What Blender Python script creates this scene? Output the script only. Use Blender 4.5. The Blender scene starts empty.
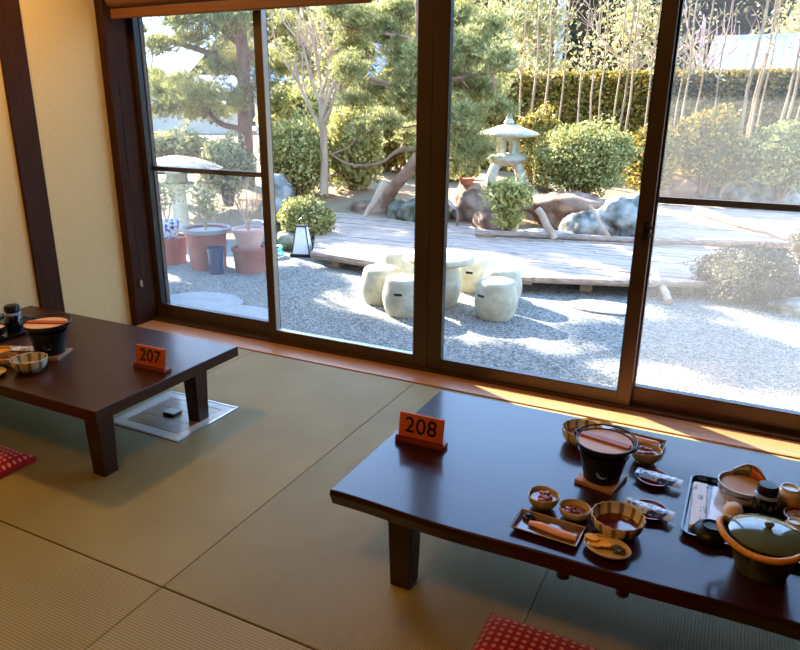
import bpy, math, random
import numpy as np
from mathutils import Vector, Matrix, noise
random.seed(7)
RNG = np.random.default_rng(11)
C = bpy.context.scene.collection
R = math.radians
PI = math.pi

# ------------------------------------------------------------------ materials
def hexc(r, g, b):
    f = lambda c: (c/255/12.92) if c/255 <= .04045 else ((c/255+.055)/1.055)**2.4
    return (f(r), f(g), f(b), 1)

def mat(name, c1, c2=None, scale=8, rough=.6, metal=0, bump=0, bscale=None, detail=4, stretch=(1,1,1),
        spec=.5, coat=0, island=False, trans=0, mode='noise', sheen=0, ramp=(.35,.65), coatr=.05):
    m = bpy.data.materials.new(name); m.use_nodes = True
    nt = m.node_tree; N = nt.nodes; L = nt.links
    b = N['Principled BSDF']; out = N['Material Output']
    b.inputs['Base Color'].default_value = c1
    b.inputs['Roughness'].default_value = rough
    b.inputs['Metallic'].default_value = metal
    b.inputs['Specular IOR Level'].default_value = spec
    b.inputs['Coat Weight'].default_value = coat
    b.inputs['Coat Roughness'].default_value = coatr
    b.inputs['Sheen Weight'].default_value = sheen
    tc = N.new('ShaderNodeTexCoord'); mp = N.new('ShaderNodeMapping')
    L.new(tc.outputs['Object'], mp.inputs[0]); mp.inputs['Scale'].default_value = stretch
    src = None
    if c2 is not None:
        rp = N.new('ShaderNodeValToRGB')
        rp.color_ramp.elements[0].position = ramp[0]; rp.color_ramp.elements[1].position = ramp[1]
        rp.color_ramp.elements[0].color = c1; rp.color_ramp.elements[1].color = c2
        if island:
            g = N.new('ShaderNodeNewGeometry'); L.new(g.outputs['Random Per Island'], rp.inputs[0])
            rp.color_ramp.elements[0].position = 0; rp.color_ramp.elements[1].position = 1
        else:
            if mode == 'voronoi':
                n = N.new('ShaderNodeTexVoronoi'); n.inputs['Scale'].default_value = scale
                L.new(mp.outputs[0], n.inputs['Vector'])
                sp = N.new('ShaderNodeSeparateColor'); L.new(n.outputs['Color'], sp.inputs[0]); L.new(sp.outputs[0], rp.inputs[0])
            else:
                n = N.new('ShaderNodeTexNoise'); n.inputs['Scale'].default_value = scale; n.inputs['Detail'].default_value = detail
                L.new(mp.outputs[0], n.inputs['Vector']); L.new(n.outputs[0], rp.inputs[0])
        L.new(rp.outputs[0], b.inputs['Base Color']); src = rp
    if bump:
        if mode == 'voronoi':
            n2 = N.new('ShaderNodeTexVoronoi'); o2 = 'Distance'
        else:
            n2 = N.new('ShaderNodeTexNoise'); n2.inputs['Detail'].default_value = 6; o2 = 0
        n2.inputs['Scale'].default_value = bscale or scale*2
        L.new(mp.outputs[0], n2.inputs['Vector'])
        bp = N.new('ShaderNodeBump'); bp.inputs['Strength'].default_value = min(bump, 1); bp.inputs['Distance'].default_value = .02
        L.new(n2.outputs[o2], bp.inputs['Height']); L.new(bp.outputs[0], b.inputs['Normal'])
    if trans:
        t = N.new('ShaderNodeBsdfTranslucent'); mx = N.new('ShaderNodeMixShader'); mx.inputs[0].default_value = trans
        if src: L.new(src.outputs[0], t.inputs[0])
        else: t.inputs[0].default_value = c1
        L.new(b.outputs[0], mx.inputs[1]); L.new(t.outputs[0], mx.inputs[2]); L.new(mx.outputs[0], out.inputs[0])
    return m

def mnode(nt, op, a=None, b=None, c=None):
    n = nt.nodes.new('ShaderNodeMath'); n.operation = op
    for i, v in enumerate((a, b, c)):
        if v is None: continue
        if isinstance(v, (int, float)): n.inputs[i].default_value = v
        else: nt.links.new(v, n.inputs[i])
    return n.outputs[0]

def tatami_mat(name, axis, c1, c2):
    m = mat(name, c1, c2, scale=3, rough=.62, spec=.45, ramp=(.3,.7))
    nt = m.node_tree; N = nt.nodes; L = nt.links; b = N['Principled BSDF']
    tc = N.new('ShaderNodeTexCoord'); sx = N.new('ShaderNodeSeparateXYZ'); L.new(tc.outputs['Object'], sx.inputs[0])
    a = sx.outputs[axis]; o = sx.outputs[1-axis]
    w = mnode(nt, 'SINE', mnode(nt, 'MULTIPLY', a, 2*PI/.0085))
    w2 = mnode(nt, 'SINE', mnode(nt, 'MULTIPLY', o, 2*PI/.004))
    n = N.new('ShaderNodeTexNoise'); n.inputs['Scale'].default_value = 260; L.new(tc.outputs['Object'], n.inputs['Vector'])
    h = mnode(nt, 'ADD', mnode(nt, 'MULTIPLY', w, .5), mnode(nt, 'MULTIPLY', n.outputs[0], .8))
    bp = N.new('ShaderNodeBump'); bp.inputs['Strength'].default_value = .55; bp.inputs['Distance'].default_value = .0015
    L.new(h, bp.inputs['Height']); L.new(bp.outputs[0], b.inputs['Normal'])
    src = b.inputs['Base Color'].links[0].from_socket
    mx = N.new('ShaderNodeMix'); mx.data_type = 'RGBA'; mx.blend_type = 'MULTIPLY'
    mx.inputs['Factor'].default_value = 1
    k = mnode(nt, 'MULTIPLY_ADD', w, .13, .87)
    cb = N.new('ShaderNodeCombineColor')
    for i in range(3): L.new(k, cb.inputs[i])
    L.new(src, mx.inputs['A']); L.new(cb.outputs[0], mx.inputs['B']); L.new(mx.outputs['Result'], b.inputs['Base Color'])
    return m

def dots_mat():
    m = mat('red_dotted_cloth', hexc(165,14,34), rough=.85, spec=.2, sheen=.3)
    nt = m.node_tree; N = nt.nodes; L = nt.links; b = N['Principled BSDF']
    tc = N.new('ShaderNodeTexCoord'); sx = N.new('ShaderNodeSeparateXYZ'); L.new(tc.outputs['Object'], sx.inputs[0])
    P = .0215
    fx = mnode(nt, 'SUBTRACT', mnode(nt, 'FRACT', mnode(nt, 'MULTIPLY', sx.outputs[0], 1/P)), .5)
    fy = mnode(nt, 'SUBTRACT', mnode(nt, 'FRACT', mnode(nt, 'MULTIPLY', sx.outputs[1], 1/P)), .5)
    d = mnode(nt, 'POWER', mnode(nt, 'ADD', mnode(nt, 'POWER', mnode(nt, 'ABSOLUTE', fx), 3), mnode(nt, 'POWER', mnode(nt, 'ABSOLUTE', fy), 3)), 1/3)
    k = mnode(nt, 'LESS_THAN', d, .27)
    mx = N.new('ShaderNodeMix'); mx.data_type = 'RGBA'
    mx.inputs['A'].default_value = hexc(160,10,30); mx.inputs['B'].default_value = hexc(232,140,128)
    L.new(k, mx.inputs['Factor']); L.new(mx.outputs['Result'], b.inputs['Base Color'])
    return m

def wood(name, c1, c2, axis=0, scale=6, rough=.3, coat=0, bump=.05, spec=.5, coatr=.1):
    st = [9, 9, 9]; st[axis] = .7
    return mat(name, c1, c2, scale=scale, rough=rough, stretch=tuple(st), coat=coat, bump=bump, detail=6, spec=spec, coatr=coatr, ramp=(.3,.75))

def glass_mat():
    m = bpy.data.materials.new('window_glass'); m.use_nodes = True
    nt = m.node_tree; N = nt.nodes; L = nt.links; N.clear()
    o = N.new('ShaderNodeOutputMaterial'); t = N.new('ShaderNodeBsdfTransparent'); g = N.new('ShaderNodeBsdfGlossy')
    t.inputs[0].default_value = (.97,.98,.975,1); g.inputs['Roughness'].default_value = .0
    f = N.new('ShaderNodeFresnel'); f.inputs[0].default_value = 1.5
    mx = N.new('ShaderNodeMixShader')
    gg = N.new('ShaderNodeNewGeometry')
    k = mnode(nt, 'MULTIPLY', mnode(nt, 'MULTIPLY', f.outputs[0], 1.3), mnode(nt, 'SUBTRACT', 1, gg.outputs['Backfacing']))
    L.new(k, mx.inputs[0]); L.new(t.outputs[0], mx.inputs[1]); L.new(g.outputs[0], mx.inputs[2]); L.new(mx.outputs[0], o.inputs[0])
    return m

def screen_mat():
    m = bpy.data.materials.new('insect_screen_mesh'); m.use_nodes = True
    nt = m.node_tree; N = nt.nodes; L = nt.links; N.clear()
    o = N.new('ShaderNodeOutputMaterial'); t = N.new('ShaderNodeBsdfTransparent')
    d = N.new('ShaderNodeBsdfDiffuse'); d.inputs[0].default_value = (.62,.6,.56,1)
    tr = N.new('ShaderNodeBsdfTranslucent'); tr.inputs[0].default_value = (.62,.6,.56,1)
    m1 = N.new('ShaderNodeMixShader'); m1.inputs[0].default_value = .65
    mx = N.new('ShaderNodeMixShader'); mx.inputs[0].default_value = .165
    L.new(d.outputs[0], m1.inputs[1]); L.new(tr.outputs[0], m1.inputs[2])
    L.new(t.outputs[0], mx.inputs[1]); L.new(m1.outputs[0], mx.inputs[2]); L.new(mx.outputs[0], o.inputs[0])
    return m

M = {}
M['tatami_x'] = tatami_mat('tatami_rush_a', 1, hexc(154,138,80), hexc(170,153,92))
M['tatami_y'] = tatami_mat('tatami_rush_b', 0, hexc(150,136,80), hexc(166,151,92))
M['wallcloth'] = mat('cream_wall_cloth', hexc(232,206,146), hexc(238,214,158), scale=60, rough=.9, bump=.12, bscale=220, stretch=(1,1,2.2))
M['darkwood'] = wood('dark_stained_wood', hexc(54,30,18), hexc(72,42,26), axis=2, rough=.6, spec=.15)
M['sillwood'] = wood('orange_sill_wood', hexc(186,128,80), hexc(206,148,98), axis=0, rough=.32, coat=.2)
M['lacquer'] = wood('dark_lacquered_tabletop', hexc(40,11,10), hexc(54,17,13), axis=0, rough=.4, coat=.55, bump=.02, scale=4, coatr=.12, spec=.2)
M['lacquer2'] = wood('brown_lacquered_tabletop', hexc(48,22,13), hexc(66,32,18), axis=0, rough=.42, coat=.4, bump=.02, scale=4, coatr=.2, spec=.2)
M['leg'] = wood('table_leg_wood', hexc(44,20,15), hexc(60,29,20), axis=2, rough=.4)
M['leg2'] = wood('table_leg_brown_wood', hexc(46,21,14), hexc(62,30,20), axis=2, rough=.35)
M['alu'] = mat('bronze_aluminium', hexc(76,58,38), hexc(84,65,44), scale=3, rough=.42, metal=.4)
M['aluL'] = mat('bare_aluminium', hexc(170,165,155), rough=.35, metal=.9)
M['black'] = mat('black_plastic', hexc(14,14,15), rough=.35)
M['iron'] = mat('black_cast_iron', hexc(10,10,12), hexc(20,20,22), scale=80, rough=.38, bump=.15, bscale=200)
M['steel'] = mat('steel', hexc(150,150,155), rough=.25, metal=1)
M['plaster'] = mat('brown_plaster', hexc(120,92,62), hexc(130,102,70), scale=5, rough=.9)
M['ceil'] = wood('ceiling_boards', hexc(92,64,40), hexc(108,78,50), axis=0, rough=.7)
M['dots'] = dots_mat()
M['sign'] = wood('orange_wood_plate', hexc(206,96,34), hexc(222,112,44), axis=0, rough=.5, scale=3)
M['signb'] = wood('brown_wood_stand', hexc(118,44,22), hexc(140,58,30), axis=0, rough=.45)
M['ink'] = mat('black_ink', hexc(16,10,8), rough=.7)
M['board'] = wood('stove_base_wood', hexc(168,122,84), hexc(192,144,102), axis=1, rough=.5)
M['lid'] = wood('cedar_lid', hexc(220,170,128), hexc(238,192,152), axis=0, rough=.5)
M['lidbar'] = wood('red_cedar_bar', hexc(176,78,34), hexc(196,96,46), axis=0, rough=.45)
M['foilglint'] = mat('hole_glint_metal', hexc(140,160,190), rough=.2, metal=1)
M['tan'] = mat('tan_glaze', hexc(204,178,122), hexc(218,194,140), scale=30, rough=.25, coat=.4)
M['tanrim'] = mat('pale_rim_glaze', hexc(214,200,170), rough=.3)
M['plateg'] = mat('brown_grey_glaze', hexc(92,60,44), hexc(120,92,74), scale=22, rough=.16, coat=.6)
M['food_b'] = mat('brown_simmered_food', hexc(96,36,14), hexc(176,90,40), scale=60, rough=.3, coat=.5)
M['sauce'] = mat('red_brown_sauce', hexc(96,18,8), rough=.06, coat=.6)
M['salmon'] = mat('salmon_flesh', hexc(242,168,138), hexc(248,196,166), scale=50, rough=.55, stretch=(1,6,1), spec=.25)
M['beans'] = mat('black_beans', hexc(12,8,14), rough=.15, coat=.5)
M['pickle'] = mat('orange_pickle', hexc(240,160,24), hexc(250,186,50), scale=60, rough=.6, spec=.2)
M['greens'] = mat('dark_greens', hexc(52,44,18), hexc(84,70,30), scale=90, rough=.45)
M['redlac'] = mat('red_brown_lacquer', hexc(124,38,20), hexc(146,52,30), scale=12, rough=.25, coat=.5)
M['packet'] = mat('blue_printed_film', hexc(210,222,235), hexc(40,70,110), scale=75, rough=.18, detail=1, ramp=(.5,.6), coat=.4)
M['film'] = mat('white_film', hexc(226,230,238), hexc(200,208,222), scale=40, rough=.2, coat=.4)
M['filmred'] = mat('printed_film_red', hexc(225,215,225), hexc(120,130,130), scale=60, rough=.2, ramp=(.5,.6), coat=.4)
M['traym'] = mat('black_lacquer_tray', hexc(14,14,20), rough=.22, coat=.5)
M['white'] = mat('white_paper', hexc(232,226,220), rough=.6)
M['whitec'] = mat('white_ceramic', hexc(226,216,200), rough=.18, coat=.5)
M['greyc'] = mat('grey_beige_stoneware', hexc(178,164,146), hexc(188,174,156), scale=40, rough=.3, coat=.3)
M['tanin'] = mat('tan_inner_glaze', hexc(206,156,104), hexc(214,166,114), scale=30, rough=.5, spec=.25)
M['greyp'] = mat('grey_glaze_patch', hexc(88,84,82), hexc(116,112,110), scale=70, rough=.35)
M['orangep'] = mat('rust_glaze_patch', hexc(178,72,26), hexc(200,96,44), scale=60, rough=.3)
M['soy'] = mat('dark_soy_glass', hexc(14,16,30), rough=.08, coat=.8)
M['cap'] = mat('black_bottle_cap', hexc(12,9,10), rough=.4)
M['clear'] = mat('pale_glass_collar', hexc(150,175,210), rough=.1, coat=.6)
M['pot'] = mat('olive_green_glaze', hexc(78,84,52), hexc(90,98,64), scale=14, rough=.3, coat=.5)
M['potlid'] = mat('green_glossy_lid', hexc(92,104,74), hexc(104,116,86), scale=14, rough=.12, coat=.8)
M['rattan'] = mat('orange_wrapped_cane', hexc(244,172,64), hexc(224,148,46), scale=3, rough=.4, stretch=(60,60,60), coat=.3)
M['eggm'] = mat('egg_shell', hexc(240,212,184), rough=.5)
M['rice'] = mat('pale_brown_food', hexc(190,140,90), hexc(120,80,50), scale=70, rough=.6)
# outdoor
M['gravel'] = mat('grey_gravel', hexc(96,95,90), hexc(184,180,168), scale=70, rough=.9, bump=1, bscale=70, mode='voronoi', ramp=(.05,.95))
M['soil'] = mat('brown_moss_soil', hexc(158,118,80), hexc(140,128,100), scale=1.8, rough=.95, bump=.6, bscale=18)
M['board_deck'] = mat('weathered_boards', hexc(150,122,104), hexc(224,200,180), scale=7, rough=.75, island=False, stretch=(.6,9,1), bump=.4, detail=8)
M['beam'] = mat('weathered_beam', hexc(142,118,100), hexc(184,160,140), scale=5, rough=.8, stretch=(.6,9,9), bump=.3)
M['stone'] = mat('pale_granite', hexc(188,180,152), hexc(208,202,178), scale=14, rough=.85, bump=.25, bscale=60)
M['rock'] = mat('grey_garden_rock', hexc(70,68,58), hexc(182,178,166), scale=5, rough=.9, bump=.7, bscale=10)
M['rockbr'] = mat('brown_garden_rock', hexc(98,66,48), hexc(172,140,116), scale=4, rough=.9, bump=.7, bscale=9)
M['rockmoss'] = mat('mossy_rock', hexc(74,74,44), hexc(140,136,120), scale=6, rough=.95, bump=.7, bscale=12)
M['bark'] = mat('pine_bark', hexc(96,70,54), hexc(140,104,82), scale=9, rough=.95, bump=.7, stretch=(1,1,.3))
M['barkpale'] = mat('pale_bark', hexc(172,140,112), hexc(206,178,150), scale=7, rough=.9, stretch=(1,1,.2))
M['barkred'] = mat('red_brown_bark', hexc(120,88,68), hexc(166,128,102), scale=7, rough=.9, bump=.6)
M['pine'] = mat('pine_needles', hexc(70,84,36), hexc(200,192,112), island=True, rough=.45, trans=.5)
M['pinedk'] = mat('dark_pine_needles', hexc(88,98,48), hexc(222,212,146), island=True, spec=.25, rough=.5, trans=.5)
M['leafy'] = mat('yellow_green_leaves', hexc(116,122,56), hexc(228,214,138), island=True, rough=.4, trans=.4)
M['hedgeleaf'] = mat('hedge_leaves', hexc(82,88,34), hexc(206,172,84), island=True, spec=.25, rough=.45, trans=.35)
M['azalea'] = mat('grey_green_leaves', hexc(92,96,40), hexc(214,204,130), island=True, spec=.25, rough=.55, trans=.3)
M['frost'] = mat('frosted_twigs', hexc(88,76,58), hexc(140,130,108), island=True, rough=.6, trans=.3)
M['yellowbush'] = mat('dry_yellow_leaves', hexc(150,140,84), hexc(206,196,140), island=True, rough=.5, trans=.35)
M['bamboo'] = mat('pale_sapling_bark', hexc(146,116,84), hexc(184,156,122), scale=4, rough=.7, stretch=(3,3,.6))
M['concrete'] = mat('pale_concrete', hexc(160,160,160), hexc(178,178,176), scale=6, rough=.8)
M['roofm'] = mat('silver_sheet_roof', hexc(206,210,218), hexc(222,226,232), scale=2, rough=.5, metal=.1)
M['tile'] = mat('blue_grey_tiles', hexc(140,152,176), hexc(170,180,200), scale=3, rough=.5)
M['forest'] = mat('far_cedar_forest', hexc(12,20,14), hexc(44,34,26), scale=.35, rough=1, spec=0, detail=10, bump=.6, bscale=.6)
M['terra'] = mat('terracotta', hexc(156,86,66), hexc(176,104,82), scale=9, rough=.85)
M['pinkpot'] = mat('pale_pink_pot', hexc(206,160,146), hexc(216,176,162), scale=6, rough=.5)
M['bluepot'] = mat('blue_white_porcelain', hexc(225,228,236), hexc(40,66,150), scale=26, rough=.2, ramp=(.48,.56), detail=1, coat=.4)
M['navy'] = mat('navy_glaze', hexc(50,60,98), rough=.25, coat=.4)
M['washi'] = mat('white_lantern_panel', hexc(238,240,240), rough=.7)
M['hose'] = mat('turquoise_hose', hexc(70,190,200), rough=.4)
M['brick'] = mat('outer_wall_render', hexc(200,190,170), hexc(210,200,182), scale=3, rough=.9)
M['glass'] = glass_mat(); M['screen'] = screen_mat()

# ------------------------------------------------------------------ mesh tools
class MB:
    def __init__(s): s.v = []; s.f = []
    def add(s, v, f):
        o = len(s.v); s.v += [tuple(p) for p in v]; s.f += [tuple(i+o for i in q) for q in f]
    def box(s, x0, x1, y0, y1, z0, z1, rot=0, c=None):
        v = [(x,y,z) for z in (z0,z1) for y in (y0,y1) for x in (x0,x1)]
        if rot:
            cx, cy = c or ((x0+x1)/2, (y0+y1)/2); ca, sa = math.cos(rot), math.sin(rot)
            v = [(cx+(x-cx)*ca-(y-cy)*sa, cy+(x-cx)*sa+(y-cy)*ca, z) for x,y,z in v]
        s.add(v, [(0,2,3,1),(4,5,7,6),(0,1,5,4),(2,6,7,3),(0,4,6,2),(1,3,7,5)]); return s
    def lathe(s, prof, c=(0,0,0), n=40, fn=None, close=True):
        v = []; f = []
        for (r, z) in prof:
            for i in range(n):
                a = 2*PI*i/n; rr = r*(fn(a, z) if fn else 1)
                v.append((c[0]+rr*math.cos(a), c[1]+rr*math.sin(a), c[2]+z))
        m = len(prof)
        for j in range(m-1):
            for i in range(n):
                k = (i+1) % n; f.append((j*n+i, j*n+k, (j+1)*n+k, (j+1)*n+i))
        if close: f.append(tuple(range(n))[::-1]); f.append(tuple((m-1)*n+i for i in range(n)))
        s.add(v, f); return s
    def tube(s, pts, r, n=8, closed=False):
        pts = [Vector(p) for p in pts]; m = len(pts)
        rs = r if isinstance(r, (list, tuple)) else [r]*m
        v = []; f = []; ref = Vector((0,0,1))
        for i, p in enumerate(pts):
            if closed: t = pts[(i+1) % m]-pts[i-1]
            else: t = pts[min(i+1,m-1)]-pts[max(i-1,0)]
            t.normalize()
            u = ref-t*ref.dot(t)
            if u.length < .15: u = Vector((1,0,0)); u = u-t*u.dot(t)
            u.normalize(); w = t.cross(u); ref = u
            for k in range(n):
                a = 2*PI*k/n; v.append(p+(u*math.cos(a)+w*math.sin(a))*rs[i])
        for i in range(m if closed else m-1):
            j = (i+1) % m
            for k in range(n):
                l = (k+1) % n; f.append((i*n+k, i*n+l, j*n+l, j*n+k))
        if not closed: f.append(tuple(range(n))[::-1]); f.append(tuple((m-1)*n+i for i in range(n)))
        s.add(v, f); return s
    def prism(s, poly, z0, z1):
        n = len(poly)
        v = [(x,y,z0) for x,y in poly]+[(x,y,z1) for x,y in poly]
        f = [tuple(range(n))[::-1], tuple(range(n,2*n))]+[(i,(i+1)%n,n+(i+1)%n,n+i) for i in range(n)]
        s.add(v, f); return s
    def blob(s, c, r, seed=0, amp=.25, freq=1.6, sub=4, flat=None):
        import bmesh
        bm = bmesh.new(); bmesh.ops.create_icosphere(bm, subdivisions=sub, radius=1)
        v = []
        for q in bm.verts:
            p = q.co.normalized(); k = 1+amp*noise.noise(p*freq+Vector((seed*7.3,seed*1.7,seed)))+amp*.4*noise.noise(p*freq*3+Vector((seed,0,0)))
            p = p*k
            z = p.z
            if flat is not None and z > flat: z = flat+(z-flat)*.15
            v.append((c[0]+p.x*r[0], c[1]+p.y*r[1], c[2]+z*r[2]))
        f = [tuple(x.index for x in q.verts) for q in bm.faces]; bm.free()
        s.add(v, f); return s
    def build(s, name, m, parent=None, loc=(0,0,0), rotz=0, smooth=False, bevel=0, segs=2, angle=35):
        me = bpy.data.meshes.new(name); me.from_pydata(s.v, [], s.f); me.update()
        me.materials.append(m)
        if smooth:
            me.polygons.foreach_set('use_smooth', [True]*len(me.polygons))
            me.set_sharp_from_angle(angle=R(angle))
        o = bpy.data.objects.new(name, me); C.objects.link(o)
        o.location = loc; o.rotation_euler = (0,0,rotz)
        if parent: o.parent = parent
        if bevel:
            b = o.modifiers.new('bevel', 'BEVEL'); b.width = bevel; b.segments = segs; b.limit_method = 'ANGLE'
        return o

def tag(o, label, cat, group=None, kind=None):
    if label: o['label'] = label
    if cat: o['category'] = cat
    if group: o['group'] = group
    if kind: o['kind'] = kind
    return o
def thing(name, label, cat, loc=(0,0,0), rotz=0, group=None):
    o = bpy.data.objects.new(name, None); C.objects.link(o); o.empty_display_size = .1
    o.location = loc; o.rotation_euler = (0,0,rotz)
    return tag(o, label, cat, group)
def struct(o): o['kind'] = 'structure'; return o
def copy_tree(o, parent=None):
    c = o.copy(); C.objects.link(c)
    if parent: c.parent = parent
    for ch in list(o.children): copy_tree(ch, c)
    return c
def dup(o, loc, rotz, label):
    c = copy_tree(o); c.location = loc; c.rotation_euler = (0,0,rotz); c['label'] = label
    return c

def npmesh(name, V, F, m, parent=None, loc=(0,0,0)):
    """V (n,3) float, F (k,4) or (k,3) int"""
    me = bpy.data.meshes.new(name); k, w = F.shape
    me.vertices.add(len(V)); me.vertices.foreach_set('co', V.astype(np.float32).ravel())
    me.loops.add(k*w); me.loops.foreach_set('vertex_index', F.astype(np.int32).ravel())
    me.polygons.add(k); me.polygons.foreach_set('loop_start', np.arange(0, k*w, w, dtype=np.int32))
    me.update(calc_edges=True); me.materials.append(m)
    o = bpy.data.objects.new(name, me); C.objects.link(o); o.location = loc
    if parent: o.parent = parent
    return o
def unit(a): return a/np.maximum(np.linalg.norm(a, axis=1, keepdims=True), 1e-9)
def clumps(cl, n, shell=.55):
    """points inside ellipsoids cl = [(x,y,z,rx,ry,rz)], n each per unit weight"""
    P = []
    vol = np.array([c[3]*c[4]+c[3]*c[5]+c[4]*c[5] for c in cl]); vol = vol/vol.sum()
    for c, w in zip(cl, vol):
        k = max(8, int(n*w)); d = unit(RNG.normal(size=(k,3))); r = shell+(1-shell)*RNG.random((k,1))
        nz = 1+.22*np.sin(d[:,:1]*5+c[0]*9)*np.cos(d[:,1:2]*4+c[1]*7)+.12*np.sin(d[:,2:3]*9+c[0]*3)
        P.append(np.array(c[:3])+d*r*nz*np.array(c[3:6]))
    return np.concatenate(P)
def leaves(name, P, size, m, parent=None, elong=1.8, up=0.0, loc=(0,0,0)):
    n = len(P); s = size*(.6+.8*RNG.random((n,1)))
    u = RNG.normal(size=(n,3)); u[:,2] += up; u = unit(u)
    w = unit(np.cross(u, RNG.normal(size=(n,3))))
    a = P-w*s*.5; b = P+w*s*.5
    V = np.stack([P-u*s*elong*.5, P+w*s*.42, P+u*s*elong*.5, P-w*s*.42], 1).reshape(-1,3)
    F = np.arange(4*n).reshape(n,4)
    return npmesh(name, V-np.array(loc), F, m, parent)
def needles(name, P, length, m, parent=None, k=9, width=.006, up=.7, loc=(0,0,0)):
    n = len(P); Q = np.repeat(P, k, axis=0); d = RNG.normal(size=(n*k,3)); d[:,2] = np.abs(d[:,2])*.6+up; d = unit(d)
    L_ = length*(.7+.6*RNG.random((n*k,1))); w = unit(np.cross(d, RNG.normal(size=(n*k,3))))*width
    V = np.stack([Q-w, Q+w, Q+d*L_], 1).reshape(-1,3)
    # one island per tuft is not shared: colour varies needle by needle
    return npmesh(name, V-np.array(loc), np.arange(3*n*k).reshape(-1,3), m, parent)

def branch(mb, p, d, length, r, depth, tips, spread=.55, up=.15, seg=5, shrink=.62, kids=3, n=6, wob=.25):
    pts = [Vector(p)]; rs = [r]; d = Vector(d).normalized()
    for i in range(seg):
        d = (d+Vector((random.uniform(-wob,wob), random.uniform(-wob,wob), random.uniform(-wob,wob)+up*.3))).normalized()
        pts.append(pts[-1]+d*length/seg); rs.append(r*(1-.45*(i+1)/seg))
    mb.tube(pts, rs, n)
    if depth <= 0: tips.append(pts[-1]); tips.append(pts[-2]); return
    for k in range(kids):
        i = random.randint(max(1,seg//2-1), seg); q = pts[i]
        a = random.uniform(0, 2*PI); t = (d+Vector((math.cos(a), math.sin(a), random.uniform(-.2,.6)))*spread).normalized()
        branch(mb, q, t, length*shrink*random.uniform(.8,1.2), rs[i]*.68, depth-1, tips, spread, up, max(3,seg-1), shrink, kids, max(4,n-1), wob)

# ------------------------------------------------------------------ the room
YW = 3.0          # inner face of the window band
WX = -3.264       # left wall
struct(MB().box(WX-.2, 3.4, -3.2, 3.14, -.12, -.02).build('floor', M['darkwood']))
struct(MB().box(WX-.2, WX, -3.2, 3.14, -.12, 2.6).build('wall_left', M['wallcloth']))
struct(MB().box(3.2, 3.4, -3.2, 3.14, -.12, 2.6).build('wall_right', M['plaster']))
struct(MB().box(WX-.2, 3.4, -3.2, -3.0, -.12, 2.6).build('wall_back', M['plaster']))
struct(MB().box(WX-.2, 3.4, -3.2, 3.14, 2.45, 2.6).build('ceiling', M['ceil']))
w = MB().box(WX, 3.2, 2.98, 3.14, 1.98, 2.45)
w.box(.78, 3.2, 2.98, 3.14, -.12, 1.98); struct(w.build('wall_window', M['wallcloth']))
struct(MB().box(WX, 3.2, 2.93, 3.14, 1.86, 1.98).build('trim_1', M['darkwood'], bevel=.004))       # lintel
struct(MB().box(WX, WX+.058, 2.855, 3.139, -.02, 2.45).build('trim_2', M['darkwood'], bevel=.004))   # corner post
struct(MB().box(WX, WX+.02, 2.262, 2.398, -.02, 2.45).build('trim_3', M['darkwood'], bevel=.004))  # wall post
struct(MB().box(WX+.0585, 3.2, 2.822, 2.974, -.02, .006).build('trim_4', M['sillwood'], bevel=.003)) # sill board
struct(MB().box(.72, .8, 2.95, 3.14, 0, 1.98).build('trim_5', M['darkwood'], bevel=.004))

# tatami mats, rush on each
xs = [WX+.002, -2.2945, -1.3015, -.343, .615, 1.573, 3.198]
ys = [(-.72, 1.1365), (1.1395, 2.8205)]
xs_f = [WX+.002, -2.26, -1.305, .40, 2.1, 3.198]
def mat_slab(x0, x1, y0, y1, m, lab):
    o = MB().box(-(x1-x0)/2+.0012, (x1-x0)/2-.0012, -(y1-y0)/2+.0012, (y1-y0)/2-.0012, 0, .02).build('tatami_mat', m, loc=((x0+x1)/2,(y0+y1)/2,-.02), bevel=.0022, segs=2)
    tag(o, lab, 'tatami mat', 'tatami mats of the floor'); return o
bl = ['woven tatami mat under the far left corner of the room, half below the 207 table',
      'woven tatami mat in the middle, between the two low tables and by the window',
      'woven tatami mat running under the left end of the 208 table',
      'woven tatami mat under the dishes half of the 208 table',
      'woven tatami mat under the teapot end of the 208 table']
# mat 0 has a corner cut out for the floor hatch
o = MB().prism([(x-(-2.779), y-1.98) for x,y in [(WX+.003,1.1407),(-2.2957,1.1407),(-2.2957,2.8193),(WX+.003,2.8193)]], 0, .02).build('tatami_mat', M['tatami_x'], loc=(-2.779,1.98,-.02), bevel=.0022)
tag(o, bl[0], 'tatami mat', 'tatami mats of the floor')
HX0, HX1, HY0, HY1 = -2.2935, -1.885, 1.812, 2.19
o = MB().prism([(x+1.798, y-1.98) for x,y in [(-2.2933,1.1407),(-1.3027,1.1407),(-1.3027,2.8193),(-2.2933,2.8193),(-2.2933,HY1+.001),(HX1+.001,HY1+.001),(HX1+.001,HY0-.001),(-2.2933,HY0-.001)]], 0, .02).build('tatami_mat', M['tatami_x'], loc=(-1.798,1.98,-.02), bevel=.0022)
tag(o, bl[1], 'tatami mat', 'tatami mats of the floor')
mat_slab(-1.3015, -.343, 1.1395, 2.8205, M['tatami_y'], bl[2])
mat_slab(-.343, .615, 1.1395, 2.8205, M['tatami_y'], bl[3])
mat_slab(.615, 1.573, 1.1395, 2.8205, M['tatami_y'], bl[4])
mat_slab(WX+.002, -1.3015, -.72, 1.1365, M['tatami_x'], 'woven tatami mat in the near left corner of the photo')
mat_slab(-1.3015, .4, -.72, 1.1365, M['tatami_x'], 'woven tatami mat along the bottom of the photo, below the near red cushion')

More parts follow.
